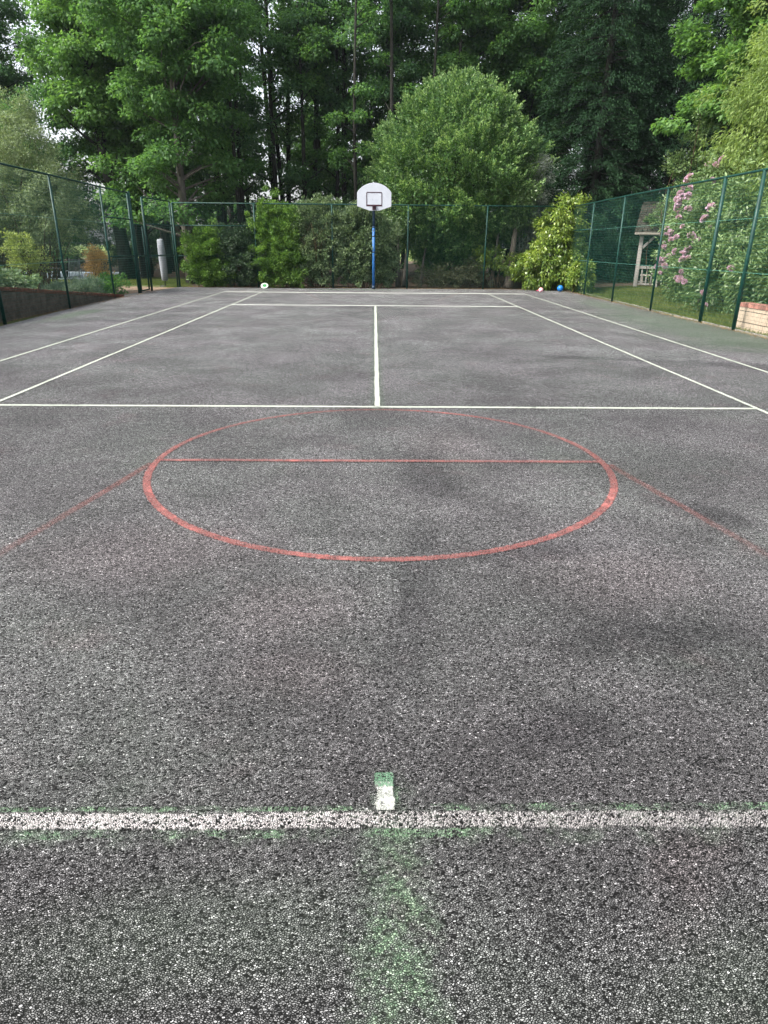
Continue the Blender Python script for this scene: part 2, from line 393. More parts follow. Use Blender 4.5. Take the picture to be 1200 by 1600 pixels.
def envelope(rng, blobs, n, shell=.35, zmin=0.0):
    """clump centres in a set of ellipsoids, mostly near the skin"""
    vol = np.array([b[3]*b[4]*b[5] for b in blobs])**.67; pick = rng.choice(len(blobs), n, p=vol/vol.sum())
    B = np.array(blobs, dtype=float)[pick]; s = sph(rng, n); r = rng.random(n)**shell
    P = B[:, :3] + s*r[:, None]*B[:, 3:6]
    ok = P[:, 2] > zmin; return P[ok], s[ok]

def limb(mb, a, b, r0, r1, rng, sag=.15, n=6, seg=5):
    a = np.array(a, float); b = np.array(b, float); d = np.linalg.norm(b-a); pts = []; rs = []
    off = rng.normal(size=3)*d*.07
    for i in range(seg+1):
        t = i/seg; p = a+(b-a)*t + off*math.sin(math.pi*t); p[2] += math.sin(math.pi*t)*d*sag
        pts.append(p); rs.append(r0*(1-t)+r1*t)
    mb.tube(pts, rs, n, caps=False)

def trunk_pts(rng, H, lean=(0, 0), wob=.15, seg=9):
    p = np.zeros((seg+1, 3)); t = np.linspace(0, 1, seg+1); ph = rng.random(4)*6.28
    p[:, 2] = t*H; p[:, 0] = lean[0]*t + wob*np.sin(t*5+ph[0])*t; p[:, 1] = lean[1]*t + wob*np.sin(t*4+ph[1])*t
    return p

def wood_tree(seed, H=17, r=.22, rad=3.2, zb=.32, K=75, m=520, leaf='wood_leaf', bark='bark', L=(.10, .18), flat=.46, csize=(.45, .95), name='broadleaf_tree', low=0):
    rng = np.random.default_rng(seed); root = empty(name)
    tp = trunk_pts(rng, H*.93, rng.normal(size=2)*.5, .22)
    mb = MB(); rs = [r*1.35]+[r*(1-i/10) for i in range(1, len(tp))]; rs[-1] = .03
    mb.tube(tp, rs, 9)
    zc = H*(zb+1)/2; P, s = envelope(rng, [(0, 0, zc, rad, rad, H*(1-zb)/2), (rng.normal()*.8, rng.normal()*.8, zc*.85, rad*1.05, rad*1.05, H*.22)], K, .42, H*zb*.75)
    if low:   # a few low sprays under the crown
        a = rng.random(low)*6.28; q = rng.random(low)*rad*.7+.8
        P = np.vstack([P, np.stack([np.cos(a)*q, np.sin(a)*q, H*(.16+rng.random(low)*.2)], 1)])
    for i, c in enumerate(P):
        z0 = max(H*.12, c[2]-np.hypot(c[0], c[1])*(.35+rng.random()*.5)); j = min(z0/(H*.93)*9, 8.9); a = tp[int(j)]*(1-j % 1)+tp[int(j)+1]*(j % 1)
        if i % 3 == 0 or i > K: limb(mb, a, c, max(.025, r*.30*(1-z0/H)+.01), .012, rng, .06, 5, 4)
    mb.build('trunk', M[bark], root)
    R = rng.uniform(csize[0], csize[1], len(P)); rd = np.stack([R, R, R*flat], 1)
    mm = (m*(R/np.mean(csize))**2).astype(int)
    C, D, N = clump_leaves(rng, P, rd, mm, up=.9, outw=.4, rnd=.55, droop=.25, core=.5)
    C[:, 2] -= .25*np.sum((C[:, :2]-P[np.repeat(np.arange(len(P)), mm)][:, :2])**2, 1)/1.5   # clumps droop at the rim
    n = len(C); ll = rng.uniform(*L, n)
    leaf_mesh('crown', C, D, N, ll, ll*.72, M[leaf], parent=root)
    return root

def shrub(name, loc, blobs, leaf, n_cl, csz, m, L, aspect=.5, seed=0, up=.5, outw=.5, droop=0., dup=0., stems=7, stem_m='twig', label=None, cat='shrub', group=None, shell=.4, flat=.8, rnd=.6, stem_r=.02, fol='foliage', useout=True, fold=.18, core=.45, rag=.11):
    rng = np.random.default_rng(seed); root = empty(name, loc)
    P, s = envelope(rng, blobs, n_cl, shell, .03)
    c0 = np.mean([b[:3] for b in blobs], 0); q = P-c0; an = np.arctan2(q[:, 1], q[:, 0]); ph = rng.random(4)*6.28
    lump = 1+rag*(.5*np.sin(an*4+P[:, 2]*3+ph[0])+.5*np.sin(an*7-P[:, 2]*5+ph[1])+.4*np.sin(P[:, 2]*9+P[:, 0]*6+ph[2])) + (rng.random(len(P)) < .12)*rng.random(len(P))*rag*2.2
    P = c0+q*lump[:, None]
    R = rng.uniform(csz[0], csz[1], len(P)); rd = np.stack([R, R, R*flat], 1)
    C, D, N = clump_leaves(rng, P, rd, m, up, outw, rnd, droop, dup, core, s if useout else None)
    keep = C[:, 2] > .02; C, D, N = C[keep], D[keep], N[keep]
    ll = rng.uniform(*L, len(C)); leaf_mesh(fol, C, D, N, ll, ll*aspect, M[leaf], parent=root, fold=fold)
    if stems:
        mb = MB(); bx = np.mean([b[0] for b in blobs]); by = np.mean([b[1] for b in blobs])
        for i in range(stems):
            c = P[rng.integers(len(P))]; b0 = (bx+rng.normal()*.15+(c[0]-bx)*.35, by+rng.normal()*.12, -.02)
            limb(mb, b0, c, stem_r, stem_r*.3, rng, .03, 5, 5)
        mb.build('stem', M[stem_m], root)
    tag(root, label, cat, group)
    return root

# ------------------------------------------------------------------ the setting
def sm(a, b, x):
    t = np.clip((x-a)/(b-a), 0, 1); return t*t*(3-2*t)
def gh(x, y):
    """ground height"""
    x = np.asarray(x, float); y = np.asarray(y, float)
    z = -.03 + 0*x
    z = z + .12*sm(8.2, 11, x)*sm(14, 24, y)
    z = z + .05*sm(27, 32, y)
    return z
def gz(x, y): return float(gh(x, y))

xs = np.concatenate([[-700, -300, -120, -60], np.linspace(-40, -12, 15), np.linspace(-11, 15, 53), np.linspace(16, 40, 13), [60, 120, 300, 700]])
ys = np.concatenate([[-700, -200, -60, -20], np.linspace(-10, 40, 76), np.linspace(44, 80, 10), [120, 300, 700]])
XX, YY = np.meshgrid(xs, ys); rg = np.random.default_rng(3)
ZZ = gh(XX, YY) + np.where((XX < -8.3) | (XX > 8.0) | (YY > 27), rg.normal(size=XX.shape)*.012, 0)
nx, ny = len(xs), len(ys)
g = MB(); g.v = list(zip(XX.ravel().tolist(), YY.ravel().tolist(), ZZ.ravel().tolist()))
for j in range(ny-1):
    for i in range(nx-1):
        g.f.append((j*nx+i, j*nx+i+1, (j+1)*nx+i+1, (j+1)*nx+i)); g.sm.append(True)
tag(g.build('ground', M['ground']), kind='structure')

ct = MB(); xl = [(-7.75, -14), (-7.75, 12.5), (-8.22, 19), (-8.45, 21.2), (-8.32, 23.8), (-7.8, 26.5), (7.75, 26.6), (7.62, 20), (7.58, 12), (7.6, -14)]
ct.add([(a, b, 0) for a, b in xl]+[(a, b, -.08) for a, b in xl], [tuple(reversed(range(10)))]+[(i, (i+1) % 10, 10+(i+1) % 10, 10+i) for i in range(10)])
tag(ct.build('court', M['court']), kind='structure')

def ribbon(name, pts, wd, m, z=.004, closed=False):
    pts = [Vector((*p, 0)) for p in pts]; n = len(pts); vs = []; uv = []; L_ = 0
    for i, p in enumerate(pts):
        a = pts[(i-1) % n] if closed or i > 0 else p; b = pts[(i+1) % n] if closed or i < n-1 else p
        d = (b-a).normalized(); s_ = Vector((d.y, -d.x, 0))*wd/2
        vs += [(p-s_)+Vector((0, 0, z)), (p+s_)+Vector((0, 0, z))]
    fs = [(2*i, 2*i+1, (2*i+3) % (2*n), (2*i+2) % (2*n)) for i in range(n if closed else n-1)]
    fs = [tuple(reversed(f)) for f in fs]
    me = bpy.data.meshes.new(name); me.from_pydata(vs, [], fs); me.materials.append(M[m]); me.update()
    ul = me.uv_layers.new(name='UVMap')
    for f in me.polygons:
        for li in f.loop_indices:
            vi = me.loops[li].vertex_index; ul.data[li].uv = (vi % 2, 0)
        if f.normal.z < 0: pass
    me.validate(); o = bpy.data.objects.new(name, me); COL.objects.link(o); tag(o, kind='structure')
    return o
def seg(a, b, n=24, wob=.004, sd=0):
    rn = random.Random(sd); a = Vector(a); b = Vector(b); d = (b-a).normalized(); s_ = Vector((d.y, -d.x))
    return [tuple(a+(b-a)*i/n+s_*rn.uniform(-wob, wob)) for i in range(n+1)]
S_, D_, Y1, Y2, Y3 = 4.115, 5.485, 5.485, 18.285, 23.77
ribbon('baseline', seg((-D_-.02, Y3), (D_+.02, Y3), sd=1), .20, 'white_far')
ribbon('sideline', seg((-D_, Y3), (-D_, -6), 60, sd=2), .06, 'white_paint', .008)
ribbon('sideline', seg((D_, Y3), (D_, -6), 60, sd=3), .06, 'white_paint', .008)
ribbon('sideline', seg((-S_, Y3), (-S_, -.02), 60, sd=4), .06, 'white_paint', .008)
ribbon('sideline', seg((S_, Y3), (S_, -.02), 60, sd=5), .06, 'white_paint', .008)
ribbon('service_line', seg((-S_, Y2), (S_, Y2), sd=6), .125, 'white_far')
ribbon('service_line', seg((-S_, Y1), (S_, Y1), sd=7), .08, 'white_paint')
ribbon('centre_line', seg((0, Y1), (0, Y2), 40, sd=8), .07, 'white_paint', .008)
ribbon('baseline', seg((-D_, 0.0), (D_, 0.0), 60, sd=9), .07, 'white_worn')
ribbon('paint_fringe', seg((-5.4, -.046), (.32, -.046), 60, sd=21), .036, 'green_fringe', .003)
ribbon('paint_fringe', seg((.12, .048), (5.4, .048), 60, sd=22), .034, 'green_fringe', .003)
ribbon('paint_fringe', seg((-5.4, .046), (-.1, .046), 60, sd=23), .022, 'green_fringe', .003)
ribbon('paint_fringe', seg((0, .035), (0, .13), 6, .003, 24), .105, 'green_fringe', .0045)
ribbon('centre_mark', seg((0.0, .035), (-.001, .15), 4, .001, 10), .066, 'white_mark', .008)
ribbon('centre_mark', seg((0.0, .125), (-.002, .185), 4, .002, 11), .070, 'green_paint', .012)
cir = [(.02+1.785*math.cos(a), 3.56+1.785*math.sin(a)) for a in [2*math.pi*i/128 for i in range(128)]]
ribbon('free_throw_circle', cir, .066, 'red_paint', .006, True)
ribbon('free_throw_line', seg((-1.76, 3.56), (1.80, 3.55), sd=12), .065, 'red_paint', .010)
ribbon('lane_line', seg((-1.79, 3.50), (-2.32, .85), sd=13), .075, 'red_faint', .004)
ribbon('lane_line', seg((1.84, 3.50), (2.42, .80), sd=14), .075, 'red_faint', .004)
ribbon('lane_line', seg((-2.66, 24.3), (-1.76, 20.1), sd=15), .05, 'pale_faint', .012)
ribbon('lane_line', seg((3.3, 24.6), (1.95, 20.1), sd=16), .05, 'pale_faint', .012)

def kerb(pts, name='kerb', wd=.06, h=.035):
    mb = MB(); rn = random.Random(4)
    for a, b in zip(pts[:-1], pts[1:]):
        a = Vector(a); b = Vector(b); n = max(1, int((b-a).length/1.8))
        for i in range(n):
            p = a+(b-a)*(i/n); q = a+(b-a)*((i+1)/n-.012/n); z = h/2+rn.uniform(-.006, .006)
            mb.bar((p.x, p.y, z-.03), (q.x, q.y, z-.03), wd, h+.06)
    return tag(mb.build(name, M['kerb'], bevel=.006), kind='structure')
kerb([(7.68, -10), (7.66, 12), (7.70, 20), (7.80, 25)])

# raised bed behind the left wall
sb = MB(); bx = np.linspace(-13.5, -8.5, 11); by = np.linspace(8, 21, 27)
for j, y in enumerate(by):
    for i, x in enumerate(bx):
        t = float(np.interp(y, [8, 13.4, 16.4, 20.2, 21], [1.05, .66, .40, .08, -.02])); e = float(np.clip((x+13.5)/1.5, 0, 1))
        sb.v.append((float(x), float(y), (t+.04*math.sin(x*3+y*2))*e-.05*(1-e)))
for j in range(len(by)-1):
    for i in range(len(bx)-1):
        a = j*len(bx)+i; sb.f.append((a, a+1, a+1+len(bx), a+len(bx))); sb.sm.append(True)
tag(sb.build('flower_bed', M['soil']), kind='structure')

# pale paving beyond the left garden
M['paving'] = mat_plain('pale blue paving', (.48, .56, .62), (.36, .44, .50), .6, .3, scale=3)
pv = MB()
for i in range(10):
    for j in range(9): pv.box((-21.6+i*.9, 31.2+j*.9, gz(-12, 34)+.03), (.88, .88, .05))
tag(pv.build('patio', M['paving']), kind='structure')

# ------------------------------------------------------------------ low walls
M['block_brown'] = mat_plain('brown block', (.115, .092, .075), (.062, .052, .043), .9, .15, scale=5, bump=.6)
M['brick_dull'] = mat_plain('dull red brick', (.15, .06, .04), (.07, .035, .025), .9, .15, scale=7, bump=.5)
M['mortar'] = mat_plain('mortar', (.06, .05, .042), None, .95, .1)
M['block_cream'] = mat_plain('cream block', (.50, .41, .31), (.34, .27, .21), .9, .2, scale=5, bump=.6, stretch=(1, 14, 1))
M['brick_red'] = mat_plain('red brick', (.40, .19, .15), (.17, .085, .07), .85, .2, scale=3.5, bump=.5)

def low_wall(name, x, y0, y1, topf, m_block, m_brick, thick, bw, bh, sd, label, group=None, cope=.10):
    root = empty(name, (x, (y0+y1)/2, 0)); oy = (y0+y1)/2; rn = random.Random(sd)
    blk = MB(); br = MB(); mo = MB(); r = 0; z = -.06
    while z < 1.2:
        y = y0 + (rn.uniform(.2, .8)*bw if r % 2 else 0) - bw
        while y < y1:
            a = max(y, y0); b = min(y+bw-.012, y1)
            if b-a > .03:
                ta = topf(a)-cope; tb = topf(b)-cope
                za = min(z+bh-.012, ta); zb = min(z+bh-.012, tb)
                if za > z+.004 or zb > z+.004:
                    za = max(za, z+.002); zb = max(zb, z+.002); j = rn.uniform(-.004, .004); h = thick/2+j
                    blk.add([(-h, a-oy, z), (h, a-oy, z), (h, b-oy, z), (-h, b-oy, z), (-h, a-oy, za), (h, a-oy, za), (h, b-oy, zb), (-h, b-oy, zb)],
                            [(0, 3, 2, 1), (4, 5, 6, 7), (0, 1, 5, 4), (1, 2, 6, 5), (2, 3, 7, 6), (3, 0, 4, 7)])
            y += bw
        z += bh; r += 1
    y = y0
    while y < y1-.02:                                  # brick on edge coping follows the slope
        b = min(y+.073, y1); ta = topf(y)-cope+.006; tb = topf(b)-cope+.006; h = thick/2+.012+rn.uniform(-.005, .005); c = cope-.012+rn.uniform(-.006, .004)
        br.add([(-h, y-oy, ta), (h, y-oy, ta), (h, b-oy, tb), (-h, b-oy, tb), (-h, y-oy, ta+c), (h, y-oy, ta+c), (h, b-oy, tb+c), (-h, b-oy, tb+c)],
               [(0, 3, 2, 1), (4, 5, 6, 7), (0, 1, 5, 4), (1, 2, 6, 5), (2, 3, 7, 6), (3, 0, 4, 7)])
        y += .085
    n = 12; h = thick/2-.010
    for i in range(n):
        a = y0+.01+(y1-y0-.02)*i/n; b = y0+.01+(y1-y0-.02)*(i+1)/n; ta = topf(a)-.03; tb = topf(b)-.03
        mo.add([(-h, a-oy, -.06), (h, a-oy, -.06), (h, b-oy, -.06), (-h, b-oy, -.06), (-h, a-oy, ta), (h, a-oy, ta), (h, b-oy, tb), (-h, b-oy, tb)], [(4, 5, 6, 7), (1, 2, 6, 5), (3, 0, 4, 7)]+([(0, 1, 5, 4)] if i == 0 else [])+([(2, 3, 7, 6)] if i == n-1 else []))
    blk.build('blockwork', m_block, root, bevel=.005); br.build('coping', m_brick, root, bevel=.005); mo.build('mortar', M['mortar'], root)
    tag(root, label, 'wall', group); return root
low_wall('retaining_wall', -8.30, 7.0, 21.1, lambda y: float(np.interp(y, [7, 13.3, 16.4, 20.2, 21.2], [1.2, .76, .48, .15, .06])), M['block_brown'], M['brick_dull'], .22, .92, .225, 5,
         'brown block retaining wall with brick top sloping down behind the left fence')
low_wall('block_wall', 7.98, 5.0, 13.25, lambda y: .55, M['block_cream'], M['brick_red'], .24, .45, .222, 8,
         'low cream block wall with red brick coping behind the right fence')

# ------------------------------------------------------------------ fences
def posts_rails(root, P, r, H, o):
    mb = MB(); mb.tube([(P[0]-o[0], P[1]-o[1], -.05), (P[0]-o[0], P[1]-o[1], H-.01)], r, 10)
    for z in (1.12, 2.18):
        mb.tube([(P[0]-o[0]-r-.008, P[1]-o[1], z), (P[0]-o[0]+r+.008, P[1]-o[1], z)], .012, 6)
    return mb.build('post', M['fence'], root)

def mesh_panel(root, A, B, o, z0=.04, z1=3.02, name='mesh_panel', hp=.075, vp=.05, th=.0044, tv=.0026):
    A = Vector((A[0]-o[0], A[1]-o[1], 0)); B = Vector((B[0]-o[0], B[1]-o[1], 0)); L = (B-A).length; d = (B-A)/L; s_ = Vector((d.y, -d.x, 0)); mb = MB()
    nz = int((z1-z0)/hp); sag = random.Random(int(L*100)+int(A.y*10)); ph = sag.random()*6
    for i in range(nz+1):
        z = z0+i*hp; e = .006*math.sin(i*1.3+ph); n = max(1, int(L/3.0))
        for j in range(n):
            p = A+d*(L*j/n)+s_*e*(j > 0); q = A+d*(L*(j+1)/n)+s_*e*(j < n-1); hh = th/2
            vs = [p+s_*hh+Vector((0, 0, z)), p+Vector((0, 0, z+hh)), p-s_*hh+Vector((0, 0, z)), p+Vector((0, 0, z-hh)), q+s_*hh+Vector((0, 0, z)), q+Vector((0, 0, z+hh)), q-s_*hh+Vector((0, 0, z)), q+Vector((0, 0, z-hh))]
            mb.add(vs, [(0, 1, 5, 4), (1, 2, 6, 5), (2, 3, 7, 6), (3, 0, 4, 7)])
    nv = int(L/vp)
    for i in range(nv+1):
        p = A+d*min(L, i*vp); hh = tv/2; u = Vector((0, 0, z0)); t = Vector((0, 0, z1))
        mb.add([p+s_*hh+u, p+d*hh+u, p-s_*hh+u, p-d*hh+u, p+s_*hh+t, p+d*hh+t, p-s_*hh+t, p-d*hh+t], [(0, 1, 5, 4), (1, 2, 6, 5), (2, 3, 7, 6), (3, 0, 4, 7)])
    return mb.build(name, M['wire'], root)

def line_part(root, name, pts, r, m, o, n=6):
    mb = MB(); mb.tube([(p[0]-o[0], p[1]-o[1], p[2]) for p in pts], r, n); return mb.build(name, m, root)

def fence(pts, big, H, o, label, tens=(1.15, 2.18), rails=(), th=.0044, tv=.0026):
    root = empty('fence', (o[0], o[1], 0)); tag(root, label, 'fence', 'green mesh fences round the court')
    for i, p in enumerate(pts): posts_rails(root, p, .040 if i in big else .030, H, o)
    line_part(root, 'top_rail', [(p[0], p[1], H) for p in pts], .024, M['fence'], o, 8)
    for i, (a, b) in enumerate(zip(pts[:-1], pts[1:])): mesh_panel(root, a, b, o, z1=H-.04, th=th, tv=tv)
    for z in tens: line_part(root, 'tension_wire', [(p[0]+.0, p[1], z) for p in pts], .0035, M['tension'], o)
    for (a, b, z) in rails: line_part(root, 'rail', [(*a, z), (*b, z)], .021, M['fence'], o, 8)
    return root
RP = [(7.60, -2.2), (7.60, .8), (7.60, 3.8), (7.60, 6.8), (7.60, 9.8), (7.62, 12.85), (7.62, 14.4), (7.58, 17.3), (7.56, 20.4), (7.60, 23.55), (7.62, 26.45)]
fence(RP, (5, 6), 3.05, (7.6, 12), 'green mesh fence along the right side of the court, beside the lawn', rails=[((7.60, 23.55), (7.62, 26.45), 1.15), ((7.60, 23.55), (7.62, 26.45), 2.2)])
LP = [(-7.90, -2.0), (-7.90, 1.1), (-7.90, 4.1), (-7.90, 7.1), (-7.92, 10.1), (-7.98, 13.25), (-8.06, 16.72), (-8.20, 20.33)]
lf = fence(LP+[(-8.20, 22.66)], (5, 8), 3.16, (-8, 12), 'green mesh fence along the left side of the court, in front of the brown wall', rails=[((-8.20, 20.33), (-8.20, 22.66), 1.22), ((-8.20, 20.33), (-8.20, 22.66), 2.35)])
BP = [(-7.80, 26.35), (-4.68, 26.4), (-1.68, 26.4), (1.28, 26.4), (4.35, 26.4), (7.62, 26.45)]
fence(BP[:], (0,), 3.06, (0, 26.4), 'green mesh fence along the back of the court, in front of the hedge', tens=(), th=.0024, tv=.0016, rails=[(BP[0], BP[1], 1.17), (BP[0], BP[1], 2.27)])
# short return between gate and corner
fence([(-8.14, 23.88), (-7.84, 26.2)], (0,), 3.10, (-8, 25), 'short green mesh fence panel between the gate and the back left corner', rails=[((-8.14, 23.88), (-7.84, 26.2), 1.20), ((-8.14, 23.88), (-7.84, 26.2), 2.25)])
# gate
gt = empty('gate', (-8.18, 23.25, 0)); tag(gt, 'narrow green mesh gate in a tube frame between two thick posts, back left', 'gate')
gy0, gy1 = -.50, .54
gp = MB(); gp.tube([(0, gy0-.02, -.05), (0, gy0-.02, 3.18)], .052, 12); gp.sphere((0, gy0-.02, 3.18), .055, 12, 6, (1, 1, .5)); gp.build('gate_post', M['fence'], gt)
fr = MB()
for yy in (gy0+.07, gy1-.09): fr.tube([(0.01, yy, .06), (0.01, yy, 2.22)], .030, 8)
for zz in (.07, 1.2, 2.2): fr.tube([(0.01, gy0+.09, zz), (0.01, gy1-.11, zz)], .023, 8)
fr.build('gate_frame', M['fence'], gt)
mesh_panel(gt, (0.01, gy0+.07), (0.01, gy1-.09), (0, 0), .09, 2.18, 'gate_mesh')
hd = MB(); hd.box((.05, gy1-.09, 1.12), (.05, .03, .16)); hd.tube([(.08, gy1-.09, 1.16), (.08, gy1-.21, 1.16)], .009, 6); hd.build('latch', M['fence'], gt, bevel=.004)

# ------------------------------------------------------------------ basketball hoop
M['board'] = mat_plain('white backboard', (.44, .46, .51), (.40, .42, .47), .45, .4, scale=3)
M['dkmaroon'] = mat_plain('dark maroon paint', (.045, .012, .020), (.03, .008, .015), .5, .3)
k = NT('chipped blue paint'); v_ = k.mapping(k.obj(), (1, 1, .5)); x_, y_, z_ = k.sep(k.obj()); n_ = k.noise(v_, 17, 5, .6)
c_ = k.mix(k.step(k.noise(v_, 5, 3), .3, .7), (.015, .095, .28), (.022, .13, .35)); th = k.step(z_, 1.7, 2.2, 0, .10)
M['bluepole'] = k.done(k.bsdf(k.mix(k.step(k.math('ADD', n_, th), .60, .63), c_, (.012, .018, .03)), .5, .4))
M['darkblue'] = mat_plain('dark blue steel', (.008, .03, .06), (.006, .02, .04), .5, .4)
M['mark_grey'] = mat_plain('faint grey mark', (.40, .42, .50), None, .6)
hp = empty('basketball_hoop', (-.06, 26.05, 0)); tag(hp, 'white fan shaped basketball backboard with a dark square on a chipped blue pole', 'basketball hoop')
pb = MB(); pb.tube([(0, .05, .10), (0, .05, 2.28)], .054, 14); pb.build('pole', M['bluepole'], hp)
pt = MB(); pt.tube([(0, .05, 2.28), (0, .05, 3.05)], .050, 14); pt.bar((0, .05, 2.95), (0, -.12, 3.1), .08); pt.bar((0, .05, 2.55), (0, -.12, 2.9), .05); pt.build('upper_pole', M['darkblue'], hp)
for z in (1.35, 1.92, 2.24): cl_ = MB(); cl_.tube([(0, .05, z), (0, .05, z+.035)], .060, 14); cl_.build('clamp', M['darkblue'], hp)
fs_ = MB(); fs_.tube([(0, .05, -.03), (0, .05, .13)], .068, 14); fs_.build('foot', M['darkblue'], hp)
def plate(outline, y0, th):
    mb = MB(); n = len(outline); vs = [(x, y0, z) for x, z in outline]+[(x, y0+th, z) for x, z in outline]
    return mb.add(vs, [tuple(range(n)), tuple(reversed(range(n, 2*n)))]+[(i, n+i, n+(i+1) % n, (i+1) % n) for i in range(n)])
bc = .02; ol = [(bc-.18, 2.83), (bc+.19, 2.83), (bc+.632, 2.97), (bc+.645, 3.0), (bc+.645, 3.45)]
for i in range(1, 18): a = math.radians(37+(143-37)*i/18); ol.append((bc+.81*math.cos(a), 2.97+.81*math.sin(a)))
ol += [(bc-.645, 3.45), (bc-.645, 3.0), (bc-.632, 2.97)]
bdp = plate(ol, -.16, .04).build('backboard', M['board'], hp, bevel=.008)
sq = MB(); q0, q1, z0, z1, t_ = bc-.285, bc+.285, 3.01, 3.455, .030
sq.box((bc, -.1635, z1), (q1-q0, .006, t_)); sq.box((q0, -.1635, (z0+z1)/2), (t_, .006, z1-z0-t_)); sq.box((q1, -.1635, (z0+z1)/2), (t_, .006, z1-z0-t_)); sq.box((bc, -.1635, z0), (q1-q0+t_, .006, .055))
sq.build('target_square', M['dkmaroon'], hp)
bk = MB(); bk.box((bc+.0, -.19, 2.935), (.145, .055, .15)); bk.box((bc+.0, -.235, 2.985), (.12, .06, .03)); bk.build('rim_bracket', M['dkmaroon'], hp, bevel=.005)
for x in (-.06, .06): mk = MB(); mk.box((bc+x, -.1625, 3.20), (.018, .004, .07)); mk.build('bolt_mark', M['mark_grey'], hp)

# ------------------------------------------------------------------ balls and frisbee
def ball(name, loc, r, c1, c2, label, panels=6):
    k = NT(label[:20]); x, y, z = k.sep(k.obj())
    an = k.math('ARCTAN2', y, x); st = k.math('ABSOLUTE', k.math('SINE', k.math('MULTIPLY', an, panels/2)))
    c = k.mix(k.step(st, .02, .14), c2, c1); m = k.done(k.bsdf(c, .4, .4))
    root = MB().sphere((0, 0, 0), r, 32, 20).build(name, m); root.location = (*loc, r); root.rotation_euler = (.7, .4, .3); return root
tag(ball('ball', (7.20, 25.35), .12, (.012, .15, .45), (.008, .10, .33), 'bright blue ball lying at the foot of the laurel', 8), 'bright blue ball lying at the foot of the laurel', 'ball')
M['pink'] = mat_plain('pink ball', (.80, .28, .38), (.85, .5, .55), .45, .4, scale=4)
pbz = MB().sphere((0, 0, 0), .085, 28, 16).build('ball', M['pink']); pbz.location = (6.34, 24.9, .085); tag(pbz, 'small pale pink ball lying left of the blue one', 'ball')
M['magenta'] = mat_plain('magenta plastic', (.40, .01, .08), None, .5, .4)
rg_ = MB(); pts = [(.13*math.cos(a), .05*math.sin(a), .02) for a in [2*math.pi*i/24 for i in range(25)]]; rg_.tube(pts, .016, 8, False)
rgo = rg_.build('ring_toy', M['magenta']); rgo.location = (6.34, 25.06, .03); tag(rgo, 'dark magenta ring lying round the back of the pink ball', 'toy')
M['frisbee'] = mat_plain('white plastic disc', (.75, .85, .72), (.65, .78, .60), .4, .4)
M['frisbee_green'] = mat_plain('green disc centre', (.05, .22, .08), None, .5)
fb = empty('frisbee', (-4.36, 26.02, .02)); fb.rotation_euler = (math.radians(38), 0, 0); tag(fb, 'white flying disc with a green centre tilted against the hedge foot', 'frisbee')
f1 = MB(); f1.tube([(.125*math.cos(a), .125*math.sin(a), .10) for a in [2*math.pi*i/40 for i in range(41)]], .022, 8, False)
f1.add([(.12*math.cos(a), .12*math.sin(a), .108) for a in [2*math.pi*i/40 for i in range(40)]], [tuple(range(40))]); f1.build('rim', M['frisbee'], fb)
f2 = MB(); f2.add([(.085*math.cos(a), .085*math.sin(a), .116) for a in [2*math.pi*i/30 for i in range(30)]]+[(.085*math.cos(a), .085*math.sin(a), .109) for a in [2*math.pi*i/30 for i in range(30)]], [tuple(range(30))]+[(i, 30+i, 30+(i+1) % 30, (i+1) % 30) for i in range(30)]); f2.build('disc_centre', M['frisbee_green'], fb)

# ------------------------------------------------------------------ covered parasol
M['cover'] = mat_plain('grey fabric cover', (.27, .29, .32), (.19, .21, .235), .8, .2, scale=5, bump=.5, stretch=(1, 1, .3))
M['dark_metal'] = mat_plain('dark metal', (.02, .022, .024), None, .5, .4)
pr = empty('parasol', (-8.66, 27.3, gz(-8.66, 27.3))); tag(pr, 'folded parasol under a grey fabric cover standing just outside the gate corner', 'parasol')
pc = MB(); n = 14
for i, (z, r) in enumerate([(.22, .085), (.25, .125), (.6, .14), (1.1, .145), (1.5, .135), (1.78, .125), (1.80, .105), (1.82, .02)]):
    for kx in range(n): a = 2*math.pi*kx/n; q = r*(1+.10*math.sin(a*3+z*2)); pc.v.append((q*math.cos(a), q*math.sin(a), z))
    if i:
        for kx in range(n): pc.f.append(((i-1)*n+kx, (i-1)*n+(kx+1) % n, i*n+(kx+1) % n, i*n+kx)); pc.sm.append(True)
pc.build('cover', M['cover'], pr)
pp = MB(); pp.tube([(0, 0, -.02), (0, 0, 1.86)], .022, 8); pp.build('pole', M['dark_metal'], pr)
pbs = MB(); pbs.tube([(0, 0, -.02), (0, 0, .035)], [.22, .20], 20); pbs.build('base', M['dark_metal'], pr)

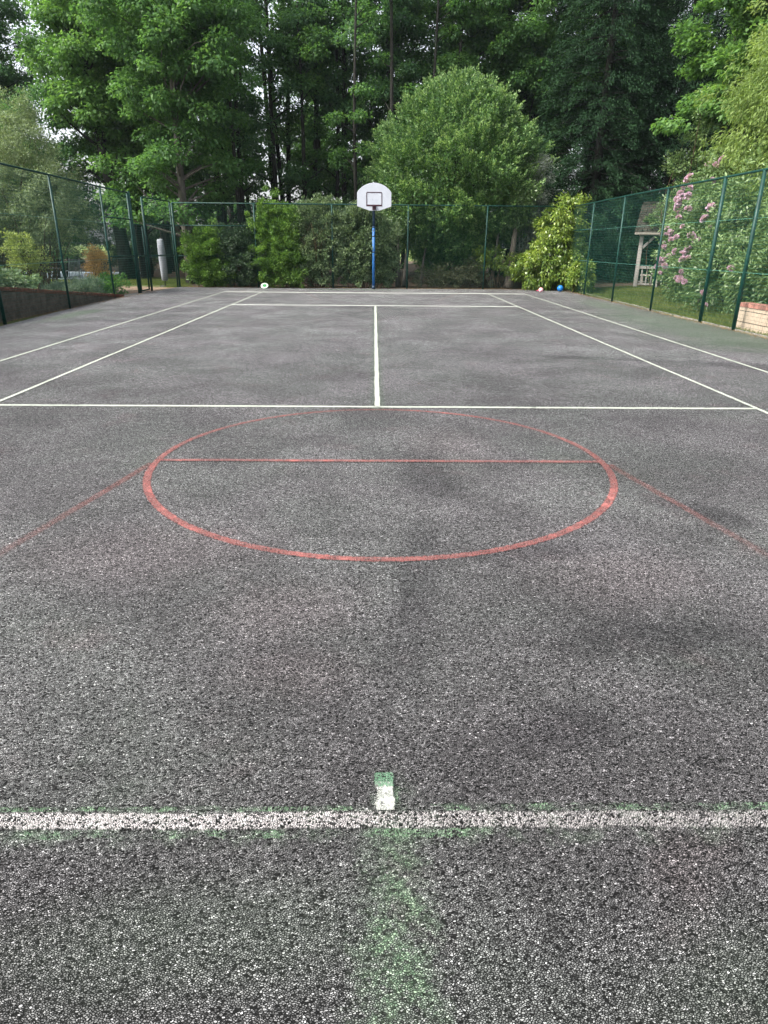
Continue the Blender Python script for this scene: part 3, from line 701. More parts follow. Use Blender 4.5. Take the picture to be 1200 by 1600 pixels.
# ------------------------------------------------------------------ garden seats and table
def garden_chair(loc, rz, m, label, sw=.46, hgt=1.02):
    root = empty('garden_chair', loc, rz); tag(root, label, 'chair', 'garden seats beyond the left fence')
    h = sw/2
    for sx in (-1, 1):
        a = MB(); a.tube([(sx*h, -h, 0), (sx*(h-.01), -h+.02, .45)], .014, 6); a.build('leg', m, root)
        a = MB(); a.tube([(sx*(h+.0), h+.10, 0), (sx*h, h, .45), (sx*(h-.02), h+.06, .8), (sx*(h-.05), h+.12, hgt)], .014, 6); a.sphere((sx*(h-.05), h+.12, hgt+.025), .028, 8, 6); a.build('leg', m, root)
        a = MB(); a.tube([(sx*h, h+.02, .68), (sx*(h+.03), 0, .69), (sx*(h+.02), -h+.03, .66), (sx*h, -h+.01, .45)], .013, 6); a.build('armrest', m, root)
    s_ = MB()
    for i in range(9): s_.box((0, -h+.03+i*(sw-.06)/8, .455), (sw, .035, .016))
    s_.build('seat', m, root)
    b = MB(); b.tube([(-h+.05, h+.12, hgt), (0, h+.13, hgt+.03), (h-.05, h+.12, hgt)], .013, 6)
    for i in range(7): x = -h+.07+i*(sw-.14)/6; b.tube([(x, h+.01, .48), (x, h+.06, .8), (x, h+.12, hgt+.01)], .009, 5)
    b.tube([(-h, h+.0, .5), (h, h, .5)], .011, 6); b.build('backrest', m, root)
    st = MB(); st.tube([(-h, -h, .2), (h, -h, .2)], .009, 5); st.tube([(-h, -h, .2), (-h, h+.05, .2)], .009, 5); st.tube([(h, -h, .2), (h, h+.05, .2)], .009, 5); st.build('stretcher', m, root)
    return root
M['grey_metal'] = mat_plain('grey painted metal', (.20, .23, .25), (.13, .15, .17), .5, .4)
garden_chair((-11.05, 24.3, -.02), math.radians(215), M['grey_metal'], 'grey high backed metal garden chair right of the dark table, beside the orange shrub', .44, 1.05)
garden_chair((-11.95, 23.5, -.02), math.radians(150), M['dark_metal'], 'dark slim metal garden chair in front of the round table', .44, .88)
tb = empty('garden_table', (-12.3, 24.7, -.02)); tag(tb, 'round dark metal garden table with a bowl shaped rim beyond the left fence', 'table')
t1 = MB(); t1.tube([(0, 0, .70), (0, 0, .74)], [.58, .60], 28); t1.tube([(.6*math.cos(a), .6*math.sin(a), .735) for a in [2*math.pi*i/28 for i in range(29)]], .016, 6, False); t1.build('table_top', M['dark_metal'], tb)
for i in range(4):
    a = i*math.pi/2+.5; l = MB(); l.tube([(.45*math.cos(a), .45*math.sin(a), 0), (.2*math.cos(a), .2*math.sin(a), .4), (.42*math.cos(a), .42*math.sin(a), .70)], .016, 6); l.build('leg', M['dark_metal'], tb)
bb = empty('barbecue', (-13.0, 26.0, -.02)); tag(bb, 'black lidded barbecue on thin legs behind the round garden table', 'barbecue')
b1 = MB(); b1.sphere((0, 0, .78), .34, 20, 12, (1, 1, .75)); b1.build('bowl', M['dark_metal'], bb)
for i in range(3): a = i*2.094; l = MB(); l.tube([(.3*math.cos(a), .3*math.sin(a), 0), (.2*math.cos(a), .2*math.sin(a), .6)], .013, 6); l.build('leg', M['dark_metal'], bb)
hl = MB(); hl.tube([(-.06, 0, 1.02), (-.05, 0, 1.08), (.05, 0, 1.08), (.06, 0, 1.02)], .01, 6); hl.build('handle', M['dark_metal'], bb)

# ------------------------------------------------------------------ wooden garden shelter
M['oldwood'] = mat_plain('weathered oak', (.32, .30, .28), (.19, .18, .165), .85, .15, scale=7, bump=.5, stretch=(1, 1, .15))
M['oldwood_h'] = mat_plain('weathered oak rail', (.36, .33, .29), (.20, .18, .15), .85, .15, scale=7, bump=.5, stretch=(.15, 1, 1))
M['shingle'] = mat_plain('mossy wood shingle', (.055, .048, .040), (.022, .022, .017), .95, .1, scale=5, bump=.7)
gx, gy = 10.72, 27.0; gb = gz(gx, gy)
gaz = empty('garden_shelter', (gx, gy, gb-.02), math.radians(-21)); tag(gaz, 'weathered oak garden shelter with braced posts and shingle roof, half behind the rhododendron', 'shelter')
W_, Dp, He = 2.5, 2.2, 2.02
for (px, py) in ((0, 0), (.78, 0), (W_, 0), (0, Dp), (W_, Dp)):
    p_ = MB(); p_.box((px, py, He/2), (.15, .15, He)); p_.build('post', M['oldwood'], gaz, bevel=.008)
    for (dx, dy) in (((1 if px == 0 else -1, 0), (0, 1 if py == 0 else -1)) if px != .78 else ()):
        b_ = MB(); b_.bar((px+dx*.075, py+dy*.075, He-.48), (px+dx*.50, py+dy*.50, He-.05), .075, .10); b_.build('brace', M['oldwood'], gaz, bevel=.006)
bm_ = MB(); bm_.bar((-.12, 0, He+.06), (W_+.12, 0, He+.06), .12, .12); bm_.bar((-.12, Dp, He+.06), (W_+.12, Dp, He+.06), .12, .12); bm_.bar((0, .062, He+.062), (0, Dp-.062, He+.062), .12, .11); bm_.bar((W_, .062, He+.062), (W_, Dp-.062, He+.062), .12, .11)
bm_.build('beam', M['oldwood_h'], gaz, bevel=.006)
for (a, b) in (((.08, 0), (.70, 0)), ((.08, Dp), (W_-.08, Dp))):
    rl = MB(); rl.box(((a[0]+b[0])/2, a[1], .78), (b[0]-a[0], .10, .06)); rl.box(((a[0]+b[0])/2, a[1], .16), (b[0]-a[0], .07, .06))
    nb = max(2, int((b[0]-a[0])/.2))
    for i in range(nb): x = a[0]+.12+i*(b[0]-a[0]-.24)/(nb-1); rl.box((x, a[1], .47), (.05, .05, .56))
    rl.build('balustrade', M['oldwood'], gaz, bevel=.004)
bn = MB(); bn.box((W_/2, Dp-.35, .45), (W_-.3, .40, .05)); bn.box((.25, Dp-.35, .21), (.06, .36, .43)); bn.box((W_-.25, Dp-.35, .21), (.06, .36, .43)); bn.build('bench_seat', M['oldwood_h'], gaz)
# roof: overlapping shingle courses, hipped ends
rf = MB(); rs_ = random.Random(6); ov = .28; nC = 15; zr = 1.15; eave = He+.06
ax0, ax1, ay0, ay1 = -ov, W_+ov, -ov, Dp+ov; hy = (ay1-ay0)/2; hin = .14
def shing(face):
    for c in range(nC):
        t0 = c/nC; t1 = min(1, (c+1.35)/nC)
        def P(t, s_):
            z = eave+zr*t
            if face in (0, 1):
                x0 = ax0+hin*t; x1 = ax1-hin*t; y = (ay0+hy*t) if face == 0 else (ay1-hy*t); return Vector((x0+(x1-x0)*s_, y, z))
            y0 = ay0+hy*t; y1 = ay1-hy*t; x = (ax0+hin*t) if face == 2 else (ax1-hin*t); return Vector((x, y0+(y1-y0)*s_, z))
        nS = max(2, int((15 if face < 2 else 13)*(1 if face < 2 else 1-t0)+2)); off = rs_.random()*.6/nS
        nv = {0: Vector((0, -zr, hy)), 1: Vector((0, zr, hy)), 2: Vector((-zr, 0, hin)), 3: Vector((zr, 0, hin))}[face].normalized()
        for i in range(nS):
            s0 = max(0, (i)/nS-off*(i > 0)); s1 = min(1, (i+1)/nS-off*(i < nS-1)-.006); lift = .022+rs_.uniform(-.006, .008)
            a = P(t0, s0); b = P(t0, s1); c_ = P(t1, s1); d_ = P(t1, s0)
            vs = [a+nv*lift, b+nv*lift, c_+nv*.006, d_+nv*.006, a, b, c_, d_]
            rf.add(vs, [(0, 1, 2, 3), (0, 4, 5, 1), (1, 5, 6, 2), (3, 7, 4, 0)])
for f_ in range(4): shing(f_)
rf.bar((ax0+hin, (ay0+ay1)/2, eave+zr+.02), (ax1-hin, (ay0+ay1)/2, eave+zr+.02), .16, .07)
rf.build('roof', M['shingle'], gaz)
fa = MB(); fa.bar((ax0, ay0-.012, eave-.01), (ax1, ay0-.012, eave-.01), .022, .07); fa.build('fascia', M['oldwood_h'], gaz)

# ------------------------------------------------------------------ planting along the back
shrub('privet_bush', (-6.72, 26.75, 0), [(0, 0, .95, .95, .75, 1.0), (.3, 0, 1.65, .6, .55, .65), (-.3, 0, 1.5, .6, .5, .65), (.2, 0, .6, .9, .7, .6)], 'privet', 520, (.10, .22), 75, (.06, .10), .5, 11, rag=.16, up=.5, dup=.5, label='bright green rounded bush at the left end of the back hedge', cat='bush', group='shrubs of the back hedge')
shrub('dark_bush', (-5.35, 26.72, 0), [(0, 0, .95, 1.05, .7, 1.0), (.4, 0, 1.7, .7, .5, .6), (-.4, .0, 1.65, .6, .5, .65)], 'maroon', 460, (.10, .22), 80, (.05, .08), .55, 12, up=.4, label='dark dull leaved bush between two bright green ones in the back hedge', cat='bush', group='shrubs of the back hedge')
shrub('tall_privet_bush', (-3.95, 26.72, 0), [(0, 0, 1.1, 1.15, .8, 1.15), (.35, 0, 2.3, .65, .6, .75), (-.35, 0, 2.1, .65, .6, .85), (-.2, 0, 2.8, .45, .4, .4), (.5, -.1, 1.1, .7, .7, .9)], 'privet', 720, (.10, .22), 75, (.06, .105), .5, 13, rag=.16, up=.5, dup=.5, label='tall yellow green bush rising above the back fence rail', cat='bush', group='shrubs of the back hedge')
shrub('grey_leaved_bush', (-2.15, 26.85, 0), [(0, 0, 1.4, 1.25, .75, 1.45), (.4, 0, 2.5, .8, .6, .75), (-.5, 0, 2.5, .7, .5, .7), (-.1, 0, 2.9, .7, .4, .35)], 'greygreen', 640, (.10, .24), 62, (.06, .11), .42, 14, up=.3, dup=.45, stems=26, label='tall grey green bush with a patch of dead brown twigs, left of the hoop', cat='bush', group='shrubs of the back hedge')
shrub('glossy_bush', (-.65, 26.85, 0), [(0, 0, 1.4, 1.0, .7, 1.4), (.1, 0, 2.35, .8, .55, .7), (-.2, 0, 2.7, .6, .4, .35)], 'greygreen', 500, (.10, .24), 62, (.07, .12), .5, 15, up=.3, dup=.3, stems=14, label='pale dusty leaved bush immediately left of the blue hoop pole', cat='bush', group='shrubs of the back hedge')
shrub('small_pole_bush', (.38, 26.9, 0), [(0, 0, 1.0, .50, .4, .95), (.1, 0, 1.9, .5, .4, .6)], 'greygreen', 160, (.13, .24), 90, (.06, .11), .5, 16, up=.3, dup=.3, stems=8, label='thin ivy clad bush standing right behind the blue hoop pole', cat='bush', group='shrubs of the back hedge')
# dead twigs in the grey bush
tw = MB(); rn = random.Random(21)
for i in range(150):
    a = Vector((-2.35+rn.gauss(0, .35), 26.5+rn.gauss(0, .12), 1.75+rn.gauss(0, .30))); d = Vector((rn.gauss(0, .5), rn.gauss(-.2, .3), rn.uniform(.2, 1))).normalized()*rn.uniform(.15, .45)
    tw.tube([a, a+d*.5+Vector((rn.gauss(0, .02), 0, 0)), a+d], [.006, .005, .003], 4, False)
two = tw.build('dead_twigs', M['twig']); gbush = [o for o in COL.objects if o.name.startswith('grey_leaved_bush')][0]
two.parent = gbush; two.matrix_parent_inverse = Matrix.Translation((2.15, -26.85, 0))

# big round evergreen
rt_rng = np.random.default_rng(31)
rt = empty('round_tree', (3.42, 29.75, 0)); rt.scale = (1, 1, .935); tag(rt, 'big dense egg shaped evergreen tree right of the hoop, behind the back fence', 'tree')
prof = [(.55, .9), (1.4, 1.7), (2.3, 2.95), (3.2, 3.65), (4.8, 3.75), (5.7, 3.4), (6.5, 2.9), (7.2, 2.25), (7.8, 1.4), (8.2, .4)]
pz = np.array([a for a, b in prof]); prr = np.array([b for a, b in prof])*.90
def rtree(n, depth, rng):
    z = rng.uniform(.6, 8.2, n*3); R = np.interp(z, pz, prr); keep = rng.random(n*3) < R/3.8+.05; z = z[keep][:n]; R = R[keep][:n]
    a = rng.random(len(z))*2*math.pi; lump = 1+.075*np.sin(a*5+z*1.7)+.06*np.sin(a*9-z*2.9)+.05*np.sin(z*4+a*3)
    R2 = R*lump*(1-depth*rng.random(len(z))); P = np.stack([R2*np.cos(a), R2*np.sin(a), z], 1)
    slope = np.gradient(np.interp(np.linspace(.6, 8.25, 100), pz, prr), np.linspace(.6, 8.25, 100)); sl = np.interp(z, np.linspace(.6, 8.25, 100), slope)
    O = nrm(np.stack([np.cos(a), np.sin(a), -sl*.8], 1)); return P, O
P, O = rtree(2100, .20, rt_rng); n = len(P)
axis = nrm(O*.75+np.array([0, 0, .7])+rt_rng.normal(size=(n, 3))*.22)      # upward pointing tufts
sz = rt_rng.uniform(.8, 1.6, n)
def tufts(name, m, t0, t1, sp_, L0, L1, asp, mt):
    idx = np.repeat(np.arange(n), m); tt = t0+(t1-t0)*rt_rng.random(len(idx)); w_ = (sp_*(1.15-tt/.6))[:, None]
    C = P[idx]+axis[idx]*(tt*sz[idx]-.1)[:, None]+rt_rng.normal(size=(len(idx), 3))*w_*sz[idx][:, None]
    D = axis[idx]*.9+nrm(C-P[idx]-axis[idx]*tt[:, None]*.7)*.6+sph(rt_rng, len(idx))*.4; N = sph(rt_rng, len(idx))*.5+O[idx]*.4+np.array([0, 0, .5])
    ll = rt_rng.uniform(L0, L1, len(idx)); leaf_mesh(name, C, D, N, ll, ll*asp, M[mt], parent=rt)
tufts('crown', 44, 0, .50, .105, .07, .115, .62, 'holm'); tufts('new_growth', 22, .34, .60, .085, .06, .105, .60, 'holm_tip')
P2, O2 = rtree(900, .75, rt_rng); idx = np.repeat(np.arange(len(P2)), 40)
C = P2[idx]+rt_rng.normal(size=(len(idx), 3))*.22; ll = rt_rng.uniform(.10, .16, len(idx))
leaf_mesh('inner_crown', C, sph(rt_rng, len(idx)), sph(rt_rng, len(idx)), ll, ll*.5, M['holm'], parent=rt)
tm = MB()
for i, (x, y) in enumerate(((0, 0), (-.3, .2), (.35, .1))):
    tm.tube([(x*.6, y, -.1), (x, y, 1.0), (x*1.8, y*1.5, 3.0), (x*3, y*2, 6.2)], [.20, .15, .11, .03], 9)
for i in range(40):
    q = P2[rt_rng.integers(len(P2))]; limb(tm, (0, 0, max(.5, q[2]*.6)), q, .045, .012, rt_rng, .05, 5, 4)
tm.build('trunk', M['bark'], rt)

# bare trunks standing under and beside it
def bare_trunk(loc, H, r, bark, label, seed, lean=(0, 0), crown=0):
    rng = np.random.default_rng(seed); root = empty('tree_stem', loc); tp = trunk_pts(rng, H, lean, .06, 7)
    mb = MB(); mb.tube(tp, [r*1.5, r*1.1]+[r*(1-.6*i/7) for i in range(2, 8)], 10); mb.build('trunk', M[bark], root)
    P = tp[-1]+sph(rng, 14)*np.array([.8, .6, .7])+np.array([0, 0, .3]); R = np.full((14, 3), .4)
    C, D_, N_ = clump_leaves(rng, P, R, 220, .5, .4, .6); l_ = rng.uniform(.08, .13, len(C)); leaf_mesh('crown', C, D_, N_, l_, l_*.5, M['rhodo'], parent=root)
    tag(root, label, 'tree', 'stems beneath the round tree'); return root
M['bark_mid'] = mat_bark('mid bark', (.15, .135, .12), (.07, .063, .055))
bare_trunk((.98, 28.0, 0), 2.6, .085, 'bark_mid', 'slim grey stem rising behind the fence just right of the hoop pole', 41, (-.05, .1))
bare_trunk((1.28, 28.3, 0), 2.6, .10, 'bark_mid', 'pale grey stem beside the fourth post of the back fence', 42, (.1, .1))
bare_trunk((1.95, 28.4, 0), 2.3, .06, 'bark_mid', 'thinnest grey stem, second from the hoop under the round tree', 43, (.25, .2))
bare_trunk((4.9, 27.9, 0), 2.6, .09, 'bark_mid', 'slanting dark stem left of the stout pale trunk under the round tree', 44, (.3, .1))
bare_trunk((5.62, 27.5, 0), 3.0, .17, 'bark_pale', 'stout pale rough barked trunk under the right side of the round tree', 45, (.1, .2))

# undergrowth and laurel at the right end
shrub('bramble', (3.0, 27.2, 0), [(0, 0, .35, 1.9, .4, .5), (.9, 0, .6, .6, .35, .55)], 'plum', 190, (.14, .26), 50, (.05, .09), .45, 51, up=.3, stems=60, stem_r=.007, shell=.6, label='low brown twiggy undergrowth under the round tree', cat='shrub')
shrub('hanging_laurel', (4.9, 27.4, 0), [(0, 0, 1.15, .75, .35, .40), (.9, .1, .9, .7, .4, .5), (-.5, 0, 1.3, .4, .3, .3)], 'laurel', 75, (.14, .24), 38, (.10, .15), .36, 52, up=.1, droop=.75, stems=10, label='sparse drooping laurel sprays round the pale trunk', cat='shrub')
shrub('laurel', (7.15, 26.2, 0), [(0, .2, 1.2, 1.15, .8, 1.25), (.15, .2, 2.3, .95, .7, .95), (-.5, 0, .9, 1.0, .7, .85), (.55, -.35, .7, .75, .6, .7), (.45, .1, 3.0, .5, .4, .45)], 'laurel', 420, (.17, .30), 62, (.10, .165), .36, 53, up=.15, outw=.7, droop=.7, stems=16, shell=.30, label='yellow green laurel with long drooping leaves in the back right corner', cat='shrub')
shrub('laurel_seedling', (7.78, 24.75, 0), [(0, 0, .5, .44, .45, .5), (.0, 0, .75, .36, .36, .4)], 'laurel', 95, (.13, .22), 55, (.10, .15), .34, 54, up=.2, outw=.6, droop=.5, stems=8, label='low laurel sprout with the palest yellow leaves, at the foot of the right fence', cat='shrub')
shrub('silver_bush', (6.6, 28.3, 0), [(0, 0, 3.3, .8, .7, 1.1), (.1, 0, 4.5, .65, .5, .55), (0, 0, 1.8, .8, .7, 1.4)], 'silver', 170, (.18, .34), 60, (.06, .10), .4, 55, up=.3, stems=34, stem_r=.016, stem_m='twig_grey', shell=.5, label='bare grey twiggy bush between the round tree and the dark conifer', cat='shrub')

# leaf litter along the hedge foot and on the court
def litter(name, n, fx, fy, sd, m='dryleaf', L=(.02, .05), z=.012):
    rng = np.random.default_rng(sd); x = fx(rng, n); y = fy(rng, n); C = np.stack([x, y, np.full(n, z)+rng.random(n)*.01], 1)
    D = sph(rng, n); D[:, 2] *= .2; N = rng.normal(size=(n, 3))*.3; N[:, 2] = 1; ll = rng.uniform(*L, n); o = leaf_mesh(name, C, D, N, ll, ll*.6, M[m]); return tag(o, kind='stuff')
o = litter('leaf_litter', 2600, lambda r, n: r.uniform(-7.7, 7.5, n), lambda r, n: 26.62-np.abs(r.normal(size=n))*.22, 61); tag(o, 'dry brown leaf litter along the foot of the back hedge', 'leaf litter')
o = litter('fallen_leaves', 240, lambda r, n: r.uniform(-7.6, 7.4, n), lambda r, n: 26-r.random(n)**1.6*20, 62, L=(.012, .03)); tag(o, 'scattered small dry leaves on the far tarmac', 'fallen leaves')
o = litter('edge_debris', 3200, lambda r, n: np.where(r.random(n) < .6, 7.60-np.abs(r.normal(size=n))*.12, -8.10+np.abs(r.normal(size=n))*.10), lambda r, n: r.uniform(9, 26, n), 63, L=(.015, .04)); tag(o, 'dry debris gathered along the two court edges', 'leaf litter')

# grass on the lawn
def grass(name, n, fx, fy, sd, label, Lr=(.05, .11), z0=0.0):
    rng = np.random.default_rng(sd); x = fx(rng, n); y = fy(rng, n); C = np.stack([x, y, gh(x, y)+z0], 1)
    D = rng.normal(size=(n, 3))*.45; D[:, 2] = 1; N = sph(rng, n); ll = rng.uniform(*Lr, n); o = leaf_mesh(name, C, D, N, ll, np.full(n, .012), M['grassblade'], fold=.0, widest=.3); return tag(o, label, 'grass', kind='stuff')
grass('lawn_grass', 38000, lambda r, n: r.uniform(7.8, 12.5, n), lambda r, n: r.uniform(13, 27.5, n), 64, 'short lawn grass beyond the right fence')
grass('verge_grass', 30000, lambda r, n: r.uniform(-16, -7.9, n), lambda r, n: r.uniform(27.8, 32, n), 65, 'pale strip of grass beyond the gate and patio')
grass('edge_grass', 5000, lambda r, n: 7.72+r.normal(size=n)*.05, lambda r, n: r.uniform(8, 25, n), 66, 'tufts of grass along the right edging', (.05, .14))
grass('corner_grass', 1600, lambda r, n: r.normal(size=n)*.22-7.95, lambda r, n: 26.75+r.normal(size=n)*.15, 67, 'grass tuft at the back left corner post', (.06, .16))

# ------------------------------------------------------------------ right hand garden
rb = [(11.4, 22.9, 1.2, 1.3, 1.4, 1.3), (11.5, 23.1, 2.6, 1.2, 1.2, 1.1), (10.35, 19.9, 1.25, 1.45, 1.6, 1.5), (10.5, 19.9, 2.8, 1.35, 1.5, 1.25), (9.7, 17.2, 1.0, 1.2, 1.7, 1.3), (10.3, 17.2, 2.3, 1.4, 1.7, 1.5), (9.55, 14.6, .9, 1.05, 1.5, 1.3), (10.0, 14.4, 2.1, 1.2, 1.7, 1.2), (9.6, 12.0, 1.3, 1.1, 1.6, 1.5), (11.0, 21.6, 2.0, 1.4, 1.3, 1.7), (11.0, 22.6, 1.4, 1.2, 1.2, 1.7), (10.6, 19.2, 3.5, 1.1, 1.4, .9)]
rho = shrub('rhododendron', (0, 0, 0), rb, 'rhodo', 1500, (.20, .34), 62, (.09, .15), .33, 71, up=.45, outw=.6, droop=.15, stems=0, shell=.22, label='tall rhododendron with pink flower heads behind the right fence', cat='shrub')
rho.location = (0, 0, 0)
rrng = np.random.default_rng(72)
for q in [o for o in COL.objects if o.parent == rho]: pass
mb = MB()
for i in range(30):
    b = rb[i % len(rb)]; c = np.array(b[:3])+sph(rrng, 1)[0]*np.array(b[3:])*.8; limb(mb, (b[0]+.4+rrng.normal()*.2, b[1]+rrng.normal()*.3, 0), c, .035, .01, rrng, .05, 5, 5)
mb.build('stem', M['bark'], rho)
# flower trusses, one mesh shared by all
tr = np.random.default_rng(73); n = 130; s = sph(tr, n); s[:, 2] = np.abs(s[:, 2])*.9; C = s*.06; D = s+sph(tr, n)*.35; N = sph(tr, n); ll = tr.uniform(.055, .085, n)
t0 = leaf_mesh('flower_head', C, D, N, ll, ll*.95, M['pinkfl'], parent=rho, widest=.6)
spots = [(0, y, z) for y, z in ((21.0, 3.3), (20.8, 3.15), (21.15, 3.1), (20.6, 2.9), (20.9, 2.6), (20.6, 2.3), (20.2, 2.5), (20.0, 2.1), (20.5, 1.95), (19.4, 1.9), (21.4, 2.2), (20.9, 1.35), (20.3, 1.2), (19.6, 1.15), (20.6, .85), (19.2, .8), (18.0, .85), (17.3, .62), (17.0, .3), (18.9, 3.75), (18.5, 3.9), (19.6, 3.9), (19.2, 3.3), (20.0, 3.4), (18.9, 2.6), (18.3, 2.2), (22.2, 1.7), (22.0, 2.3), (21.6, 1.0), (17.7, 1.6), (18.7, 1.45))]
spots += [(0, 20.3+tr.normal()*.8, 3.0+tr.normal()*.4) for _ in range(14)]+[(0, 18.2+tr.normal()*1.1, 1.6+tr.normal()*.9) for _ in range(12)]+[(0, 19.6+tr.normal()*1.0, 2.2+tr.normal()*.6) for _ in range(10)]
spots = [(a, b+tr.normal()*.25, c+tr.normal()*.1) for a, b, c in spots]
# seat each head on the outside of the bush
def on_skin(p):
    p = np.array(p, float); q = p.copy(); q[0] = 12.0
    for x in np.arange(7.9, 12.5, .05):
        for b in rb:
            if ((x-b[0])/b[3])**2+((p[1]-b[1])/b[4])**2+((p[2]-b[2])/b[5])**2 <= 1.12: return (x-.05, p[1], p[2])
    return None
k_ = 0
for p in spots:
    q = on_skin(p)
    if q is None: continue
    c = t0 if k_ == 0 else t0.copy()
    if k_: COL.objects.link(c)
    c.location = q; c.rotation_euler = (tr.normal()*.4, -.7+tr.normal()*.3, tr.random()*6); c.scale = [tr.uniform(.5, 1.0)]*3; k_ += 1

wl = shrub('yellow_green_tree', (10.6, 18.0, .1), [(0, 0, 5.0, 1.6, 2.0, 2.4), (.3, -1.2, 4.3, 1.5, 1.7, 2.2), (.9, .8, 6.6, 1.5, 1.6, 1.6), (.1, -2.5, 3.8, 1.2, 1.3, 1.6)], 'willow', 520, (.25, .5), 110, (.08, .14), .30, 74, up=.3, outw=.4, droop=.8, stems=22, stem_r=.03, stem_m='bark', shell=.4, label='airy yellow green weeping tree overhanging the right fence top', cat='tree', fol='crown')
mt = shrub('maple', (14.5, 25.5, .2), [(-1.7, -.8, 10.6, 2.2, 2.0, 1.8), (0, 0, 8.0, 3.4, 3.0, 3.4), (-1.6, -.8, 6.6, 1.8, 1.8, 1.4), (1.5, -2, 6.5, 2.2, 2.0, 2.4), (-.8, -1.5, 9.6, 2.6, 2.2, 2.2), (.5, 1, 12, 2.5, 2.5, 2.2)], 'bright_leaf', 400, (.40, .85), 300, (.10, .17), .8, 75, up=.9, outw=.3, droop=.2, stems=30, stem_r=.08, stem_m='bark', shell=.45, flat=.38, label='bright green maple with layered branches at the upper right', cat='tree', fol='crown')
sp = shrub('sapling', (11.6, 25.2, .2), [(0, 0, 3.6, .9, .8, 1.3), (.1, 0, 5.2, .8, .7, 1.0), (-.4, 0, 4.2, .9, .6, .6)], 'rhodo', 80, (.18, .3), 42, (.08, .14), .5, 76, up=.8, outw=.3, stems=12, stem_r=.025, shell=.7, label='thin young tree with sparse leaves in front of the dark conifer', cat='tree', fol='crown')
shrub('climber', (11.2, 26.0, .1), [(.5, .6, 2.9, .9, .5, .45), (1.0, .5, 2.3, .6, .4, .6), (-.1, .9, 2.5, .5, .3, .3)], 'rhodo', 90, (.12, .2), 60, (.05, .09), .5, 78, stems=9, shell=.7, rag=.2, label='leafy climber sprawling over the shelter roof', cat='plant')
shrub('holly', (15.0, 26.6, .1), [(0, 0, 2.2, 1.6, 1.2, 2.2), (.6, 0, 4.2, 1.4, 1.2, 1.4)], 'rhodo', 330, (.2, .36), 90, (.07, .11), .5, 77, stems=10, label='dark evergreen bush behind the garden shelter', cat='shrub')

# dark conifers
def conifer(loc, H, R, seed, label, K=1300, m=120, group='dark conifers at the right of the wood'):
    rng = np.random.default_rng(seed); root = empty('conifer', loc)
    z = H*(1-rng.random(K)**.62); Rz = R*np.clip((1-z/H), 0, 1)**.62+.25; a = rng.random(K)*6.283; q = Rz*(rng.random(K)**.28)
    P = np.stack([q*np.cos(a), q*np.sin(a), z*.97+.2], 1); O = np.stack([np.cos(a), np.sin(a), np.full(K, -.25)], 1)
    idx = np.repeat(np.arange(K), m); t = rng.random(len(idx)); w_ = rng.normal(size=(len(idx), 3))
    C = P[idx]+O[idx]*(t*1.1-.55)[:, None]+w_*np.array([.17, .17, .06])*(1.2-t)[:, None]*1.3
    C[:, 2] -= t**2*.25
    D = O[idx]*.9+sph(rng, len(idx))*.6; D[:, 2] -= .25; N = sph(rng, len(idx))*.5; N[:, 2] += .8; ll = rng.uniform(.08, .16, len(idx))
    leaf_mesh('crown', C, D, N, ll, ll*.32, M['conifer'], parent=root)
    mb = MB(); mb.tube([(0, 0, -.1), (0, 0, H*.5), (0, 0, H*.95)], [.28, .16, .03], 9)
    for i in range(0, K, 6): limb(mb, (0, 0, max(.3, P[i][2]+.3)), P[i], .03, .01, rng, 0, 4, 3)
    mb.build('trunk', M['bark'], root); tag(root, label, 'conifer', group); return root
conifer((10.6, 33.6, 0), 18, 3.6, 81, 'tall dark conifer just right of the round tree')
conifer((14.3, 34.0, 0), 19, 3.9, 82, 'tallest dark conifer behind the thin sapling')
conifer((17.0, 31, 0), 16, 3.4, 83, 'dark conifer behind the bright maple at the far right')
conifer((16.4, 30.0, 0), 9, 2.4, 84, 'shorter dark conifer behind the garden shelter', 500)
conifer((19.5, 27, 0), 14, 3.2, 85, 'dark conifer beyond the yellow green tree at the right edge of the photo', 700)

cb = conifer((11.8, 39.5, 0), 19, 4.2, 86, 'dark conifer half hidden behind the two tallest ones', 900)
for x_, y_, a_ in ((7.2, 41.0, 1.0), (16.6, 39.5, 2.0), (20.8, 36.5, 3.0), (23.0, 30.5, 4.0)):
    o = copy_tree(cb); o.location = (x_, y_, 0); o.rotation_euler = (0, 0, a_); o['label'] = 'dark conifer standing in the back row behind the nearer conifers'
# ------------------------------------------------------------------ left hand garden
shrub('weeping_pear', (-11.5, 22.6, 0), [(0, 0, 3.1, 1.8, 1.5, 1.6), (-.2, 0, 4.4, 1.35, 1.2, 1.1), (.9, 0, 2.6, 1.1, 1.1, 1.4), (-1.3, 0, 2.7, 1.4, 1.2, 1.5), (0, 0, 5.3, .7, .7, .75)], 'pear', 560, (.2, .36), 120, (.06, .10), .28, 91, up=.3, outw=.5, droop=.35, stems=40, stem_r=.02, shell=.35, label='large pale grey green weeping tree behind the left fence', cat='tree', fol='crown')
shrub('yellow_shrub', (-11.0, 20.6, .1), [(0, 0, 1.35, .55, .5, .5), (.1, 0, .9, .6, .5, .5)], 'yellow', 75, (.12, .22), 48, (.05, .09), .5, 92, dup=.3, stems=14, label='yellow green shrub below the weeping tree behind the left fence', cat='shrub')
shrub('plum_shrub', (-11.8, 17.4, .2), [(0, 0, 1.5, 1.0, .9, 1.3), (.5, 0, .9, .8, .8, .7)], 'plum', 260, (.16, .28), 75, (.05, .09), .55, 93, stems=14, label='dull purple leaved shrub at the left edge above the wall', cat='shrub')
